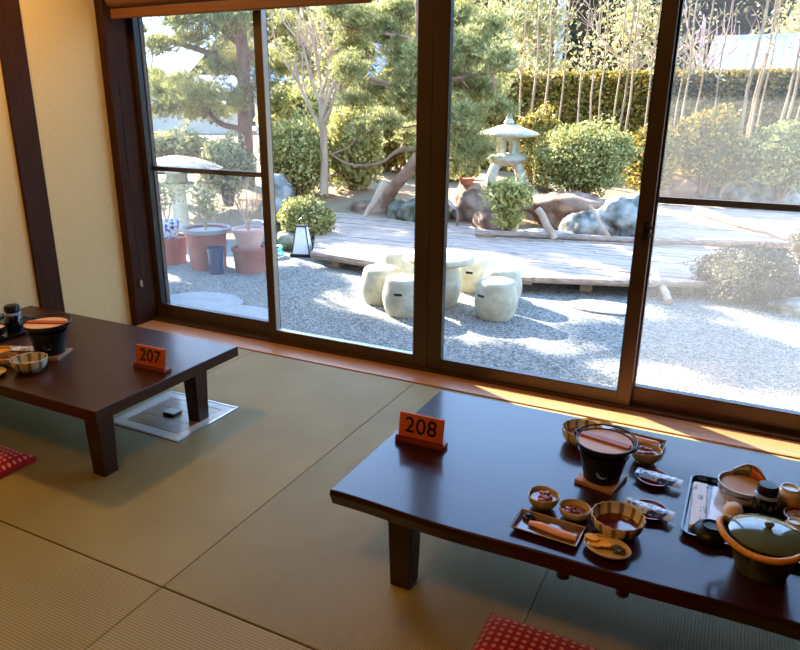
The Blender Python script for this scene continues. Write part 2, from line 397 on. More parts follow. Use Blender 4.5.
# floor hatch
h = thing('floor_hatch', 'square metal-framed floor hatch with wooden inner boards under the right end of the 207 table', 'floor hatch', ((HX0+HX1)/2,(HY0+HY1)/2,-.02))
hx, hy = (HX1-HX0)/2, (HY1-HY0)/2
fr = MB()
for a,b,c,d in ((-hx,hx,-hy,-hy+.012),(-hx,hx,hy-.012,hy),(-hx,-hx+.012,-hy+.012,hy-.012),(hx-.012,hx,-hy+.012,hy-.012)): fr.box(a,b,c,d,0,.0235)
fr.build('frame', M['aluL'], h, bevel=.001)
M['hatchrim'] = wood('pale_hatch_rim', hexc(214,200,182), hexc(226,214,198), axis=0, rough=.35, coat=.3)
M['hatchw'] = wood('hatch_board_wood', hexc(150,124,98), hexc(172,146,118), axis=0, rough=.3, coat=.4)
r_ = MB(); q = .055
for a,b,c,d in ((-hx+.013,hx-.013,-hy+.013,-hy+q),(-hx+.013,hx-.013,hy-q,hy-.013),(-hx+.013,-hx+q,-hy+q,hy-q),(hx-q,hx-.013,-hy+q,hy-q)): r_.box(a,b,c,d,0,.022)
r_.build('rim', M['hatchrim'], h, bevel=.001)
for i in range(3):
    yy = -hy+q+.002+i*(2*(hy-q)-.004)/3
    MB().box(-hx+q+.002, hx-q-.002, yy+.001, yy+(2*(hy-q)-.004)/3-.001, 0, .0215).build('hatch_board', M['hatchw'], h, bevel=.001)
pl = MB().box(-.032,.032,-.026,.026,.0216,.034).build('handle_plate', M['black'], h, loc=(-.01,.0,0), bevel=.004)
MB().box(-.03,.03,-.024,.024,.0341,.037).build('plate_cover', M['whitec'], pl, bevel=.002)

# sliding windows
def sash(n, x0, x1, y, sl, sr, gz0, screen=False, latch=None, strip=False):
    t = bpy.data.objects.new('window_%d' % n, None); C.objects.link(t); t.location = ((x0+x1)/2, y, 0); struct(t)
    cx = (x0+x1)/2; a, b = x0-cx, x1-cx; ztop = 1.86
    f = MB(); f.box(a, a+sl, -.018, .018, .022, ztop); f.box(b-sr, b, -.018, .018, .022, ztop)
    f.box(a+sl, b-sr, -.017, .017, .022, gz0); f.box(a+sl, b-sr, -.017, .017, 1.82, ztop)
    f.build('window_frame', M['alu'], t, bevel=.0025)
    MB().box(a+sl-.004, b-sr+.004, -.003, .003, gz0-.004, 1.824).build('pane', M['glass'], t)
    g = MB(); 
    for xx in (a+sl, b-sr-.004): g.box(xx, xx+.004, -.0185, .0185, gz0, 1.82)
    g.box(a+sl+.004, b-sr-.004, -.0175, .0175, gz0, gz0+.004)
    g.build('glazing_bead', M['aluL'] if strip else M['black'], t)
    if screen:
        s = MB(); ys0, ys1 = .038, .056
        s.box(a+.0, a+.022, ys0, ys1, .03, 1.84); s.box(b-.05, b-.02, ys0, ys1, .03, 1.84)
        s.box(a+.022, b-.05, ys0, ys1, .03, .08); s.box(a+.022, b-.05, ys0, ys1, 1.8, 1.84)
        s.box(a+.022, b-.05, ys0, ys1, .925, .952)
        so = s.build('screen_frame', M['alu'], t, bevel=.001)
        so['label'] = 'thin insect screen frame with a cross bar'
        me = MB(); me.add([(a+.022,.047,.08),(b-.05,.047,.08),(b-.05,.047,1.8),(a+.022,.047,1.8)], [(0,1,2,3)])
        me.build('screen_mesh', M['screen'], so)
    if latch is not None:
        l = MB().box(latch-.012, latch+.012, -.03, -.019, .78, .86); 
        l.tube([(latch,-.03,.80),(latch+.02,-.045,.80),(latch+.032,-.045,.82),(latch+.02,-.045,.842),(latch,-.03,.842)], .005, 6)
        l.build('latch', M['black'], t, smooth=True)
    return t
sash(1, -3.2045, -2.285, 3.045, .030, .048, .102, True)
sash(2, -2.303, -1.311, 3.0, .05, .074, .08, strip=True)
sash(3, -1.309, -.300, 3.0, .074, .058, .08, latch=.486)
sash(4, -.345, .718, 3.045, .05, .06, .1, True)
tr = MB().box(WX+.0585, .719, 2.975, 3.14, -.02, .0215); tr.box(WX+.055, .72, 3.02, 3.024, .0215, .03)
struct(tr.build('trim_6', M['alu'], bevel=.002))    # lower track

M['blindbar'] = wood('blind_bar_wood', hexc(112,66,28), hexc(134,82,38), axis=0, rough=.5)
# rolled blind above the left windows
bt = thing('roller_blind', 'rolled-up brown blind with an orange wooden bottom bar above the left window panes', 'blind', (-2.2, 2.9, 1.745))
MB().box(-.98, .62, -.018, .012, 0, .05).build('bottom_bar', M['blindbar'], bt, bevel=.006)
M['blindm'] = mat('blind_slats', hexc(110,70,36), hexc(140,92,50), scale=3, rough=.7, stretch=(1,1,40))
ro = MB().tube([(-.98,0,.10),(.62,0,.10)], .045, 20); ro.build('rolled_fabric', M['blindm'], bt, smooth=True)
cd = thing('blind_pull_cord', 'thin dark blind cord with a small pale toggle hanging by the left window post', 'cord', (-3.19,2.90,.24))
MB().tube([(0,0,.03),(-.004,0,.6),(.0,0,1.5)], .0018, 5).build('cord', M['black'], cd)
MB().lathe([(.003,0),(.008,.004),(.009,.03),(.005,.045)], n=12).build('toggle', M['greyc'], cd, smooth=True)

# ------------------------------------------------------------------ low tables
TZ = .305
def live_edge_top(x0, x1, y0, y1, th, m, name, parent, amp=.006, live=True):
    n = 60; fr = []
    for i in range(n+1):
        x = x0+(x1-x0)*i/n
        fr.append((x, y0+(amp*(math.sin(x*5+1)+.5*math.sin(x*13)) if live else 0)))
    bk = [(x1, y1), (x0, y1)]
    mb = MB(); poly = fr+bk
    low = [(x, y+(.016 if (live and i <= n) else 0)) for i, (x,y) in enumerate(poly)]
    k = len(poly)
    v = [(x,y,TZ-th) for x,y in low]+[(x,y-(.0 if i<=n else 0),TZ-.012) for i,(x,y) in enumerate(poly)]+[(x,y+(.006 if i<=n and live else 0),TZ) for i,(x,y) in enumerate(poly)]
    f = [tuple(range(k))[::-1], tuple(range(2*k,3*k))]
    for j in range(2):
        for i in range(k):
            l = (i+1) % k; f.append((j*k+i, j*k+l, (j+1)*k+l, (j+1)*k+i))
    mb.add(v, f)
    return mb.build(name, m, parent, bevel=.003)
def low_table(label, x0, x1, y0, y1, legs, th, mt, ml, live, name='low_table'):
    t = thing(name, label, 'table', ((x0+x1)/2, (y0+y1)/2, 0))
    cx, cy = (x0+x1)/2, (y0+y1)/2
    live_edge_top(x0-cx, x1-cx, y0-cy, y1-cy, th, mt, 'tabletop', t, live=live)
    for lx, ly in legs:
        g = MB(); w_ = .037; w2 = .031
        v = [(lx-cx-w2,ly-cy-w2,0),(lx-cx+w2,ly-cy-w2,0),(lx-cx+w2,ly-cy+w2,0),(lx-cx-w2,ly-cy+w2,0),
             (lx-cx-w_,ly-cy-w_,TZ-th),(lx-cx+w_,ly-cy-w_,TZ-th),(lx-cx+w_,ly-cy+w_,TZ-th),(lx-cx-w_,ly-cy+w_,TZ-th)]
        g.add(v, [(0,3,2,1),(4,5,6,7),(0,1,5,4),(1,2,6,5),(2,3,7,6),(3,0,4,7)])
        g.build('leg', ml, t, bevel=.004)
    return t
t8 = low_table('long low dark lacquered table with the 208 plate and breakfast dishes, nearest the window centre', -.882, .98, 1.362, 2.146,
    [(-.70,1.47),(-.70,2.0),(.80,1.47),(.80,2.0)], .05, M['lacquer'], M['leg'], True)
for bx in (-.242, -.105):
    MB().tube([(bx-.049,-.36,TZ-.070),(bx-.049,-.36,TZ-.04)], .015, 14).build('leg_fastener', M['black'], t8, smooth=True)
t7 = low_table('low brown table with the 207 plate in the left corner, against the cream wall', -3.205, -1.855, 1.425, 2.178,
    [(-1.955,1.515),(-1.965,2.02),(-3.10,1.515),(-3.10,2.02)], .045, M['lacquer2'], M['leg2'], False)
for by in (-.15, .06):
    b_ = MB().box(.56, .6, by-.03, by+.03, TZ-.062, TZ-.045); b_.tube([(.57,by-.02,TZ-.075),(.57,by+.035,TZ-.075)], .008, 8)
    b_.build('leg_fastener', M['black'], t7, smooth=True)

# ------------------------------------------------------------------ number plates
def number_plate(txt, loc, rz, label):
    t = thing('number_plate', label, 'number plate', loc, rz, None)
    MB().box(-.082,.082,-.02,.02,0,.016).build('stand', M['signb'], t, bevel=.003)
    st = MB().box(-.08,.08,-.0175,-.0125,.0161,.024); st.build('stand_lip', M['signb'], t, bevel=.001)
    p = MB(); tl = .014
    p.add([(-.074,-.012,.0161),(.074,-.012,.0161),(.074,-.004,.0161),(-.074,-.004,.0161),(-.074,-.012+tl,.095),(.074,-.012+tl,.095),(.074,-.004+tl,.095),(-.074,-.004+tl,.095)],
          [(0,3,2,1),(4,5,6,7),(0,1,5,4),(1,2,6,5),(2,3,7,6),(3,0,4,7)])
    pl = p.build('plate', M['sign'], t, bevel=.0015)
    cu = bpy.data.curves.new('digits', 'FONT'); cu.body = txt; cu.size = .07; cu.extrude = .0004; cu.align_x = 'CENTER'; cu.space_character = 1.05; cu.offset = .0006
    tmp = bpy.data.objects.new('tmp', cu); C.objects.link(tmp)
    me = bpy.data.meshes.new_from_object(tmp); bpy.data.objects.remove(tmp)
    me.materials.clear(); me.materials.append(M['ink'])
    d = bpy.data.objects.new('digits', me); C.objects.link(d); d.parent = pl
    d.rotation_euler = (math.atan2(.079, tl), 0, 0); d.location = (0, -.012+tl*.3-.0008, .037)
    return t
number_plate('208', (-.7695,1.725,TZ), R(1), 'orange number plate reading 208 on the dark table by the dishes, nearer and larger')
number_plate('207', (-1.972,1.80,TZ), R(2), 'orange number plate reading 207 on the left table, above the floor hatch')

# ------------------------------------------------------------------ floor cushions
def cushion_mesh(s=.52, h=.062):
    n = 24; v = []; f = []
    def hh(u, w): return h*(.35+.65*(max(0,(1-abs(u)**5)*(1-abs(w)**5)))**.5)
    for side in (1, 0):
        for j in range(n+1):
            for i in range(n+1):
                u = -1+2*i/n; w_ = -1+2*j/n
                k = 1-.02*math.cos(u*PI/2*1.0)*(abs(w_)**8); k2 = 1-.02*math.cos(w_*PI/2)*(abs(u)**8)
                z = hh(u, w_) if side else .002
                v.append((u*s/2*k2, w_*s/2*k, z))
    m = (n+1)**2
    for j in range(n):
        for i in range(n):
            a = j*(n+1)+i; f.append((a, a+1, a+n+2, a+n+1)); f.append((m+a, m+a+n+1, m+a+n+2, m+a+1))
    ed = [i for i in range(n)]+[i*(n+1)+n for i in range(n)]+[(n+1)*n+n-i for i in range(n)]+[(n-i)*(n+1) for i in range(n)]
    for i in range(len(ed)):
        a, b = ed[i], ed[(i+1) % len(ed)]; f.append((a, m+a, m+b, b))
    mb = MB(); mb.add(v, f); return mb
c0 = cushion_mesh().build('floor_cushion', M['dots'], loc=(-.172,1.175,0), smooth=True, rotz=R(-1))
tag(c0, 'red pink-dotted cushion before the 208 table, at the bottom of the photo', 'cushion', 'red dotted floor cushions')
for loc, rz, lab in (((-2.508,1.185,0), 1, 'red pink-dotted cushion before the 207 table, at the left edge of the photo'),
                     ((-.10,2.43,0), 0, 'red pink-dotted cushion behind the 208 table, seen only reflected in the pane')):
    c = c0.copy(); C.objects.link(c); c.location = loc; c.rotation_euler = (0,0,R(rz)); c['label'] = lab

# ------------------------------------------------------------------ table stove with nabe
def stove(loc, rz, label):
    t = thing('tabletop_stove', label, 'stove', loc, rz, 'black table stoves with cedar lids')
    MB().box(-.055,.055,-.055,.055,0,.012).build('base_board', M['board'], t, bevel=.002)
    b = MB().lathe([(.044,.0121),(.049,.014),(.052,.03),(.058,.06),(.065,.088),(.070,.094),(.0705,.098),(.066,.099),(.062,.085),(.05,.03)], n=44)
    b.build('stove_body', M['iron'], t, smooth=True)
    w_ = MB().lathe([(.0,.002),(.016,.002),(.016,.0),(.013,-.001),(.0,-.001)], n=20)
    wo = w_.build('air_hole', M['foilglint'], t, smooth=True); wo.rotation_euler = (R(78),0,R(10)); wo.location = (.020,-.0535,.052); wo.scale = (1,.8,1)  # bright disc; its uncovered crescent stands for the glint in the hole
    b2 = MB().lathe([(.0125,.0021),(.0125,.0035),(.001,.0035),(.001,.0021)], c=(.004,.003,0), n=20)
    bo = b2.build('hole_shade_disc', M['black'], wo, smooth=True)  # black disc standing for the shade inside the air hole
    p = MB().lathe([(.03,.0995),(.06,.100),(.071,.108),(.076,.118),(.0785,.127),(.0755,.1275),(.0735,.120),(.07,.112),(.03,.105)], n=44)
    po = p.build('iron_pot', M['iron'], t, smooth=True)
    for s in (-1, 1):
        MB().tube([(s*.076,-.014,.122),(s*.085,-.01,.128),(s*.087,0,.130),(s*.085,.01,.128),(s*.076,.014,.122)], .0042, 8).build('lug', M['iron'], po, smooth=True)
    pts = [(.084*math.cos(a), .084*math.sin(a), .131+.004*math.sin(a)) for a in [PI*i/20 for i in range(21)]]
    MB().tube(pts, .0024, 8).build('bail_handle', M['iron'], po, smooth=True)
    l = MB().lathe([(.0,.1185),(.0725,.1185),(.0735,.121),(.0725,.125),(.0,.125)], n=44).build('lid', M['lid'], t, smooth=True)
    MB().box(-.070,.070,-.014,.014,.1251,.131).build('lid_bar', M['lidbar'], l, bevel=.0025)
    return t
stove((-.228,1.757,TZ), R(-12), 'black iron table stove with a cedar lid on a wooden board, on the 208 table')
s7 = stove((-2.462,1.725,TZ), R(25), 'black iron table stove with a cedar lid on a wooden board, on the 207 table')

s7.scale = (1.12,1.12,1.14)
# ------------------------------------------------------------------ crockery
def stripes(name, n=12, c1=(228,214,174), c2=(140,114,78)):
    m = mat(name, hexc(*c1), rough=.25, coat=.4)
    nt = m.node_tree; N = nt.nodes; L = nt.links; b = N['Principled BSDF']
    tc = N.new('ShaderNodeTexCoord'); sx = N.new('ShaderNodeSeparateXYZ'); L.new(tc.outputs['Object'], sx.inputs[0])
    a = mnode(nt, 'ARCTAN2', sx.outputs[1], sx.outputs[0]); ns = N.new('ShaderNodeTexNoise'); ns.inputs['Scale'].default_value = 25
    L.new(tc.outputs['Object'], ns.inputs['Vector'])
    k = mnode(nt, 'ADD', mnode(nt, 'COSINE', mnode(nt, 'MULTIPLY', a, n)), mnode(nt, 'MULTIPLY', ns.outputs[0], .7))
    rp = N.new('ShaderNodeValToRGB'); rp.color_ramp.elements[0].color = hexc(*c1); rp.color_ramp.elements[1].color = hexc(*c2)
    rp.color_ramp.elements[0].position = .72; rp.color_ramp.elements[1].position = .98
    L.new(k, rp.inputs[0]); L.new(rp.outputs[0], b.inputs['Base Color']); return m
M['fluted'] = stripes('striped_fluted_glaze'); M['fluted2'] = stripes('striped_fluted_glaze_b', 10, (214,202,168), (130,120,96))
def bowl_profile(r, h, foot, th=.003):
    out = [(foot,0),(foot,.005),(foot*1.15,.007)]+[(foot*1.15+(r-foot*1.15)*math.sin(a)**.9, .007+(h-.007)*(1-math.cos(a))) for a in [PI/2*i/8 for i in range(1,9)]]
    inn = [(x-th, max(y,.010)) for x, y in out[2:]][::-1]
    return out+inn+[(.001, .010)]
def bowl(label, loc, r, h, foot, m, food=None, fh=.5, flut=0, amp=.04, shape=None, cat='bowl', name='bowl', rz=0, group=None, lumps=0, rim=True, sq=None):
    t = thing(name, label, cat, loc, rz, group)
    def fn(a, z):
        k = 1
        if flut: k *= 1+amp*(z/h)*math.cos(flut*a)
        if shape == 'square': k *= 1+.10*(z/h)*math.cos(4*a+PI)
        if shape == 'leaf': k *= 1+.14*(z/h)*abs(math.cos(1.5*a))
        return k
    b = MB().lathe(bowl_profile(r, h, foot), n=64, fn=fn)
    if sq: b.v = [(x*sq[0], y*sq[1], z) for x,y,z in b.v]
    bo = b.build('dish_body' if cat != 'bowl' else 'bowl_body', m, t, smooth=True, angle=60)
    if rim:
        pts = []
        for i in range(64):
            a = 2*PI*i/64; rr = (r-.0015)*fn(a, h); pts.append((rr*math.cos(a)*(sq[0] if sq else 1), rr*math.sin(a)*(sq[1] if sq else 1), h+.0005))
        MB().tube(pts, .0016, 6, closed=True).build('rim', M['tanrim'], t, smooth=True)
    if food:
        z = h*fh
        k = math.sin(math.acos(max(-1, min(1, 1-(z-.007)/(h-.007)))))**.9
        rr = foot*1.15+(r-foot*1.15)*k-.0045
        f_ = MB().lathe([(.001,.0105),(foot*1.05,.0105),(rr*.96,z-.002),(rr*.94,z),(.001,z)], n=64, fn=fn)
        if sq: f_.v = [(x*sq[0], y*sq[1], zz) for x,y,zz in f_.v]
        if lumps:
            for i in range(lumps):
                a = random.uniform(0,2*PI); q = rr*.62*math.sqrt(random.random())
                f_.blob((q*math.cos(a), q*math.sin(a), z+.001), (random.uniform(.006,.012), random.uniform(.005,.010), random.uniform(.003,.007)), seed=i, sub=2)
        f_.build('food', food, t, smooth=True, angle=50)
    return t
def slab_plate(label, loc, rz, sx, sy, items):
    t = thing('rectangular_plate', label, 'plate', loc, rz, 'rectangular plates of grilled salmon')
    a, b = sx/2, sy/2; h = .014; q = .008
    mb = MB()
    v = [(-a+.012,-b+.012,0),(a-.012,-b+.012,0),(a-.012,b-.012,0),(-a+.012,b-.012,0),
         (-a,-b,h),(a,-b,h),(a,b,h),(-a,b,h),
         (-a+q*.5,-b+q*.5,h),(a-q*.5,-b+q*.5,h),(a-q*.5,b-q*.5,h),(-a+q*.5,b-q*.5,h),
         (-a+.014,-b+.014,.006),(a-.014,-b+.014,.006),(a-.014,b-.014,.006),(-a+.014,b-.014,.006)]
    f = [(3,2,1,0)]
    for j in range(3):
        for i in range(4):
            l = (i+1) % 4; f.append((j*4+i, j*4+l, (j+1)*4+l, (j+1)*4+i))
    f.append((12,13,14,15)); mb.add(v, f); mb.build('plate_body', M['plateg'], t, bevel=.0015)
    MB().tube([(-a+.002,-b+.002,h),(a-.002,-b+.002,h),(a-.002,b-.002,h),(-a+.002,b-.002,h)], .0016, 6, closed=True).build('rim', M['tanrim'], t, smooth=True)
    return t
def salmon(loc, rz, label, s=1):
    t = MB(); n = 14
    pts = [(-.06*s+.12*s*i/n, .0015*math.sin(i*.5), .006) for i in range(n+1)]
    rs = [.004+.0065*min(1,(i+1)/4)*(1 if i < n-1 else .7) for i in range(n+1)]
    t.tube(pts, rs, 12); t.v = [(x,y*1.15,max(0,.0008+z*.8)) for x,y,z in t.v]
    return tag(t.build('salmon_fillet', M['salmon'], loc=loc, rotz=rz, smooth=True), label, 'fish', 'strips of grilled salmon')
def beans(loc, label):
    t = MB(); random.seed(5)
    for i in range(13):
        a = random.uniform(0,2*PI); q = .014*math.sqrt(random.random())
        t.blob((q*math.cos(a), q*math.sin(a), .005+(.006 if q < .006 else 0)), (.006,.0055,.005), seed=i, sub=2, amp=.1)
    o = t.build('black_bean_heap', M['beans'], loc=loc, smooth=True); tag(o, label, 'beans', 'heaps of black beans', 'stuff'); return o
def packet(loc, rz, label, m, tilt=0):
    t = MB(); n = 12; w_ = .022; L_ = .062; v = []; f = []
    for side in (1,-1):
        for i in range(n+1):
            for j in range(5):
                x = -L_+2*L_*i/n; y = -w_+2*w_*j/4
                e = max(0, 1-abs(x/L_)**6)*max(0, 1-abs(y/w_)**2)
                v.append((x, y, .0045+side*(.0035*e+.0004)+.002*math.sin(i*2.3+j)*(.3) - .00000*i))
    m_ = (n+1)*5
    for i in range(n):
        for j in range(4):
            a = i*5+j; f.append((a,a+5,a+6,a+1)); f.append((m_+a,m_+a+1,m_+a+6,m_+a+5))
    for i in range(n):
        f.append((i*5, m_+i*5, m_+i*5+5, i*5+5)); f.append((i*5+4, i*5+9, m_+i*5+9, m_+i*5+4))
    for j in range(4):
        f.append((j, j+1, m_+j+1, m_+j)); f.append((n*5+j, m_+n*5+j, m_+n*5+j+1, n*5+j+1))
    t.add(v, f)
    o = t.build('seaweed_packet', m, loc=loc, rotz=rz, smooth=True); o.rotation_euler = (R(6), R(tilt), rz)
    return tag(o, label, 'packet', 'film packets of seaweed')
def pickles(loc, rz, label):
    t = thing('oval_plate', label, 'plate', loc, rz, 'oval plates of pickles')
    b = MB().lathe(bowl_profile(.056,.016,.034), n=48); b.v = [(x,y*.74,z) for x,y,z in b.v]
    b.build('plate_body', M['tan'], t, smooth=True, angle=60)
    pts = [(.0545*math.cos(2*PI*i/48), .0545*.74*math.sin(2*PI*i/48), .0165) for i in range(48)]
    MB().tube(pts, .0018, 6, closed=True).build('rim', M['tanrim'], t, smooth=True)
    return t
def pickle_slices(loc, rz, label):
    t = MB()
    for i, (x, y, a) in enumerate(((-.024,.006,.2),(-.012,.010,.6),(-.020,-.012,1.2),(-.002,-.004,.1),(-.034,-.002,2))):
        z = .002+i*.0025
        q = MB().lathe([(.001,0),(.015,0),(.0165,.002),(.015,.004),(.001,.004)], n=18)
        q.v = [(x+u*1.1, y+v_*.8, z+w_+u*.12*math.cos(a)) for u,v_,w_ in q.v]; t.add(q.v, q.f)
    o = t.build('pickled_radish', M['pickle'], loc=loc, rotz=rz, smooth=True); return tag(o, label, 'pickles', 'orange pickled radish', 'stuff')
def green_heap(loc, label):
    t = MB()
    for i in range(12):
        a = random.uniform(0,2*PI); q = .012*math.sqrt(random.random())
        t.blob((q*math.cos(a), q*math.sin(a)*.8, .005+random.uniform(0,.006)), (.007,.005,.0045), seed=i, sub=2, amp=.5)
    o = t.build('chopped_greens', M['greens'], loc=loc, smooth=True); return tag(o, label, 'greens', 'dark chopped pickled greens', 'stuff')

# front place setting on the 208 table
slab_plate('rectangular brown plate holding salmon, front left of the dishes on the 208 table', (-.301,1.452,TZ), R(-3), .168, .09, None)
salmon((-.288,1.445,TZ+.0065), R(-6), 'pink strip of grilled salmon on the front rectangular plate')
beans((-.355,1.478,TZ+.0063), 'small heap of black beans beside the salmon on the front rectangular plate')
bowl('small lobed tan bowl of brown simmered food behind the front rectangular plate', (-.340,1.553,TZ), .037, .038, .02, M['tan'], M['food_b'], .8, shape='leaf', lumps=10)
bowl('small round tan bowl of brown food between the lobed bowl and the striped sauce bowl', (-.255,1.541,TZ), .040, .031, .021, M['tan'], M['food_b'], .62, lumps=8, sq=(1,.95))
bowl('striped fluted bowl with red-brown sauce at the front of the 208 table', (-.148,1.530,TZ), .064, .045, .034, M['fluted'], M['sauce'], .45, flut=16, amp=.025)
pickles((-.155,1.436,TZ), R(-12), 'oval plate of orange pickles, frontmost dish near the edge of the 208 table')
pickle_slices((-.158,1.438,TZ+.0103), R(-12), 'orange pickled radish slices on the frontmost oval plate')
green_heap((-.125,1.430,TZ+.0103), 'dark chopped greens on the frontmost oval plate')
bowl('red-brown saucer under the nearer blue film packet, behind the striped sauce bowl', (-.085,1.648,TZ), .047, .015, .024, M['redlac'], None, cat='saucer', name='saucer', rim=False)
packet((-.088,1.640,TZ+.014), R(-9), 'blue and white film packet of seaweed on the nearer red saucer', M['packet'])
# far place setting
bowl('red-brown saucer under the farther film packet, right of the stove', (-.095,1.822,TZ), .047, .015, .024, M['redlac'], None, cat='saucer', name='saucer', rim=False)
packet((-.083,1.818,TZ+.014), R(-9), 'silvery blue film packet of seaweed on the farther red saucer', M['packet'])
bowl('small lobed tan bowl of brown food beside the far salmon plate, right of the stove', (-.132,1.928,TZ), .041, .042, .022, M['tan'], M['food_b'], .8, shape='leaf', lumps=10)
bowl('striped fluted bowl half hidden behind the black stove on the 208 table', (-.325,1.965,TZ), .064, .05, .036, M['fluted'], M['food_b'], .5, flut=16, amp=.025)
slab_plate('rectangular brown glazed plate with salmon at the window side of the 208 table', (-.170,2.035,TZ), R(-5), .168, .09, None)
salmon((-.165,2.045,TZ+.0065), R(-4), 'pink strip of grilled salmon on the rectangular plate at the window side', 1)
beans((-.115,2.018,TZ+.0063), 'small heap of black beans on the rectangular plate at the window side')
pickles((-.305,2.085,TZ), R(8), 'oval plate of orange pickles behind the half hidden striped bowl')
pickle_slices((-.305,2.085,TZ+.0103), R(8), 'orange pickled radish slices on the oval plate behind the striped bowl')

# ------------------------------------------------------------------ tray
def rrect(a, b, r, n=6):
    P = []
    for cx, cy, s in ((a-r,b-r,0),(-a+r,b-r,1),(-a+r,-b+r,2),(a-r,-b+r,3)):
        for i in range(n+1):
            t = PI/2*(s+i/n); P.append((cx+r*math.cos(t), cy+r*math.sin(t)))
    return P
def tray(label, loc, rz, a, b):
    t = MB(); rings = [(a-.006,b-.006,.025,0),(a,b,.03,.018),(a-.005,b-.005,.027,.018),(a-.009,b-.009,.022,.005)]
    v = []; k = None
    for (aa,bb,r,z) in rings:
        P = rrect(aa,bb,r); k = len(P); v += [(x,y,z) for x,y in P]
    f = [tuple(range(k))[::-1]]
    for j in range(3):
        for i in range(k):
            l = (i+1) % k; f.append((j*k+i, j*k+l, (j+1)*k+l, (j+1)*k+i))
    f.append(tuple(range(3*k,4*k))); t.add(v, f)
    return tag(t.build('serving_tray', M['traym'], loc=loc, rotz=rz, smooth=True, angle=40), label, 'tray')
tray('black lacquer tray holding bowls, cups and towels on the right of the 208 table', (.207,1.730,TZ), R(-1), .212, .160)
ZT = TZ+.0053
def towel(loc, rz, L_, label, m):
    t = MB().box(-.019,.019,-L_/2,L_/2,0,.014)
    return tag(t.build('wrapped_towel', m, loc=loc, rotz=rz, bevel=.005, segs=3), label, 'wrapped towel', 'white wrapped towels on the tray')
M['paperpr'] = mat('printed_white_wrap', hexc(236,228,222), hexc(150,150,165), scale=34, rough=.4, ramp=(.6,.66), detail=2, stretch=(2.2,1,1))
towel((.028,1.730,ZT), R(1), .23, 'leftmost white wrapped towel on the tray, along its edge', M['paperpr'])
towel((.071,1.727,ZT), R(-2), .23, 'second white wrapped towel from the left edge of the tray', M['film'])
towel((.108,1.775,ZT), R(8), .12, 'short white folded paper between the towels and the stacked bowls', M['white'])
M['blackin'] = mat('black_bowl', hexc(7,7,9), rough=.4, spec=.3)
ub = thing('bowl', 'upturned shiny black bowl at the front left corner of the tray', 'bowl', (.062,1.608,ZT)); ub.scale = (1,1,.72)
MB().lathe([(.001,.04),(.02,.041),(.022,.046),(.0235,.046),(.024,.04),(.036,.032),(.044,.018),(.047,.002),(.047,0),(.044,0),(.042,.016),(.034,.028),(.001,.034)][::-1], n=48).build('bowl_body', M['blackin'], ub, smooth=True, angle=50)
# stacked bowls
bowl('lower grey bowl under the tan wave-edged bowl on the tray', (.128,1.822,ZT), .062, .032, .032, M['greyc'], None, rim=False)
def wave_bowl(loc, rz):
    t = thing('bowl', 'tan-lined grey bowl with raised wavy lip in grey and rust, topmost of the stack', 'bowl', loc, rz)
    n = 72; r = .065; h = .028
    def lip(a):
        d = abs((a-PI/2+PI) % (2*PI)-PI); return .027*max(0, math.cos(min(d/.8,1)*PI/2))**1.2
    prof = bowl_profile(r, h, .034, .004)
    mid = 10
    b = MB(); v = []; f = []
    for j, (rr, z) in enumerate(prof):
        for i in range(n):
            a = 2*PI*i/n; kk = max(0, z/h-.55)/.45 if z > h*.55 else 0
            v.append((rr*math.cos(a), rr*math.sin(a), z+lip(a)*kk))
    for j in range(len(prof)-1):
        for i in range(n):
            k = (i+1) % n; f.append((j*n+i, j*n+k, (j+1)*n+k, (j+1)*n+i))
    f.append(tuple(range(n))[::-1]); f.append(tuple((len(prof)-1)*n+i for i in range(n)))
    b.add(v, f); b.build('bowl_body', M['greyc'], t, smooth=True, angle=60)
    g = MB().lathe([(.001,.0108),(.034,.0108),(.0555,.0175),(.0545,.020),(.001,.020)], n=48)
    g.build('inner_glaze', M['tanin'], t, smooth=True)
    for (a0, a1, m, nm) in ((PI/2-.05, PI/2+.72, M['greyp'], 'grey_patch'), (PI/2-.72, PI/2-.05, M['orangep'], 'rust_patch')):
        q = MB(); k = 12; vv = []; ff = []
        for i in range(k+1):
            a = a0+(a1-a0)*i/k
            for (rr, z) in ((.0530, .021),(.0560, .027),(.0595, h+lip(a)-.002)): vv.append((rr*math.cos(a), rr*math.sin(a), z))
        for i in range(k):
            for j in range(2): ff.append((i*3+j, i*3+j+1, i*3+j+4, i*3+j+3))
        q.add(vv, ff); o = q.build(nm, m, t, smooth=True); sd = o.modifiers.new('solid','SOLIDIFY'); sd.thickness = .0012
    return t
wave_bowl((.128,1.822,ZT+.0242), R(-12))
eg = MB().lathe([(.001,0)]+[(.0235*math.sin(PI*i/16)*(1-.08*math.cos(PI*i/16)), .029-.029*math.cos(PI*i/16)) for i in range(1,16)]+[(.001,.058)], n=28)
eg.v = [(z-.029,x,y+.0215) for x,y,z in eg.v]
tag(eg.build('egg', M['eggm'], loc=(.106,1.712,ZT), rotz=R(70), smooth=True), 'pale brown egg in front of the stacked bowls on the tray', 'egg')
def soy_bottle(loc, label, s=1):
    t = thing('soy_sauce_bottle', label, 'bottle', loc, 0, None)
    MB().lathe([(.027*s,0),(.031*s,.003),(.032*s,.03),(.030*s,.05*s),(.024*s,.058*s)], n=32).build('glass_body', M['soy'], t, smooth=True)
    MB().lathe([(.0245*s,.0581*s),(.029*s,.061*s),(.029*s,.066*s),(.02*s,.070*s)], n=32).build('collar', M['clear'], t, smooth=True)
    MB().lathe([(.02*s,.0702*s),(.0255*s,.072*s),(.0255*s,.091*s),(.022*s,.096*s),(.001,.097*s)], n=32, fn=lambda a,z: 1+.02*math.cos(20*a)).build('cap', M['cap'], t, smooth=True)
    return t
soy_bottle((.178,1.765,ZT), 'dark soy sauce bottle with a black cap on the tray beside the stacked bowls', .95)
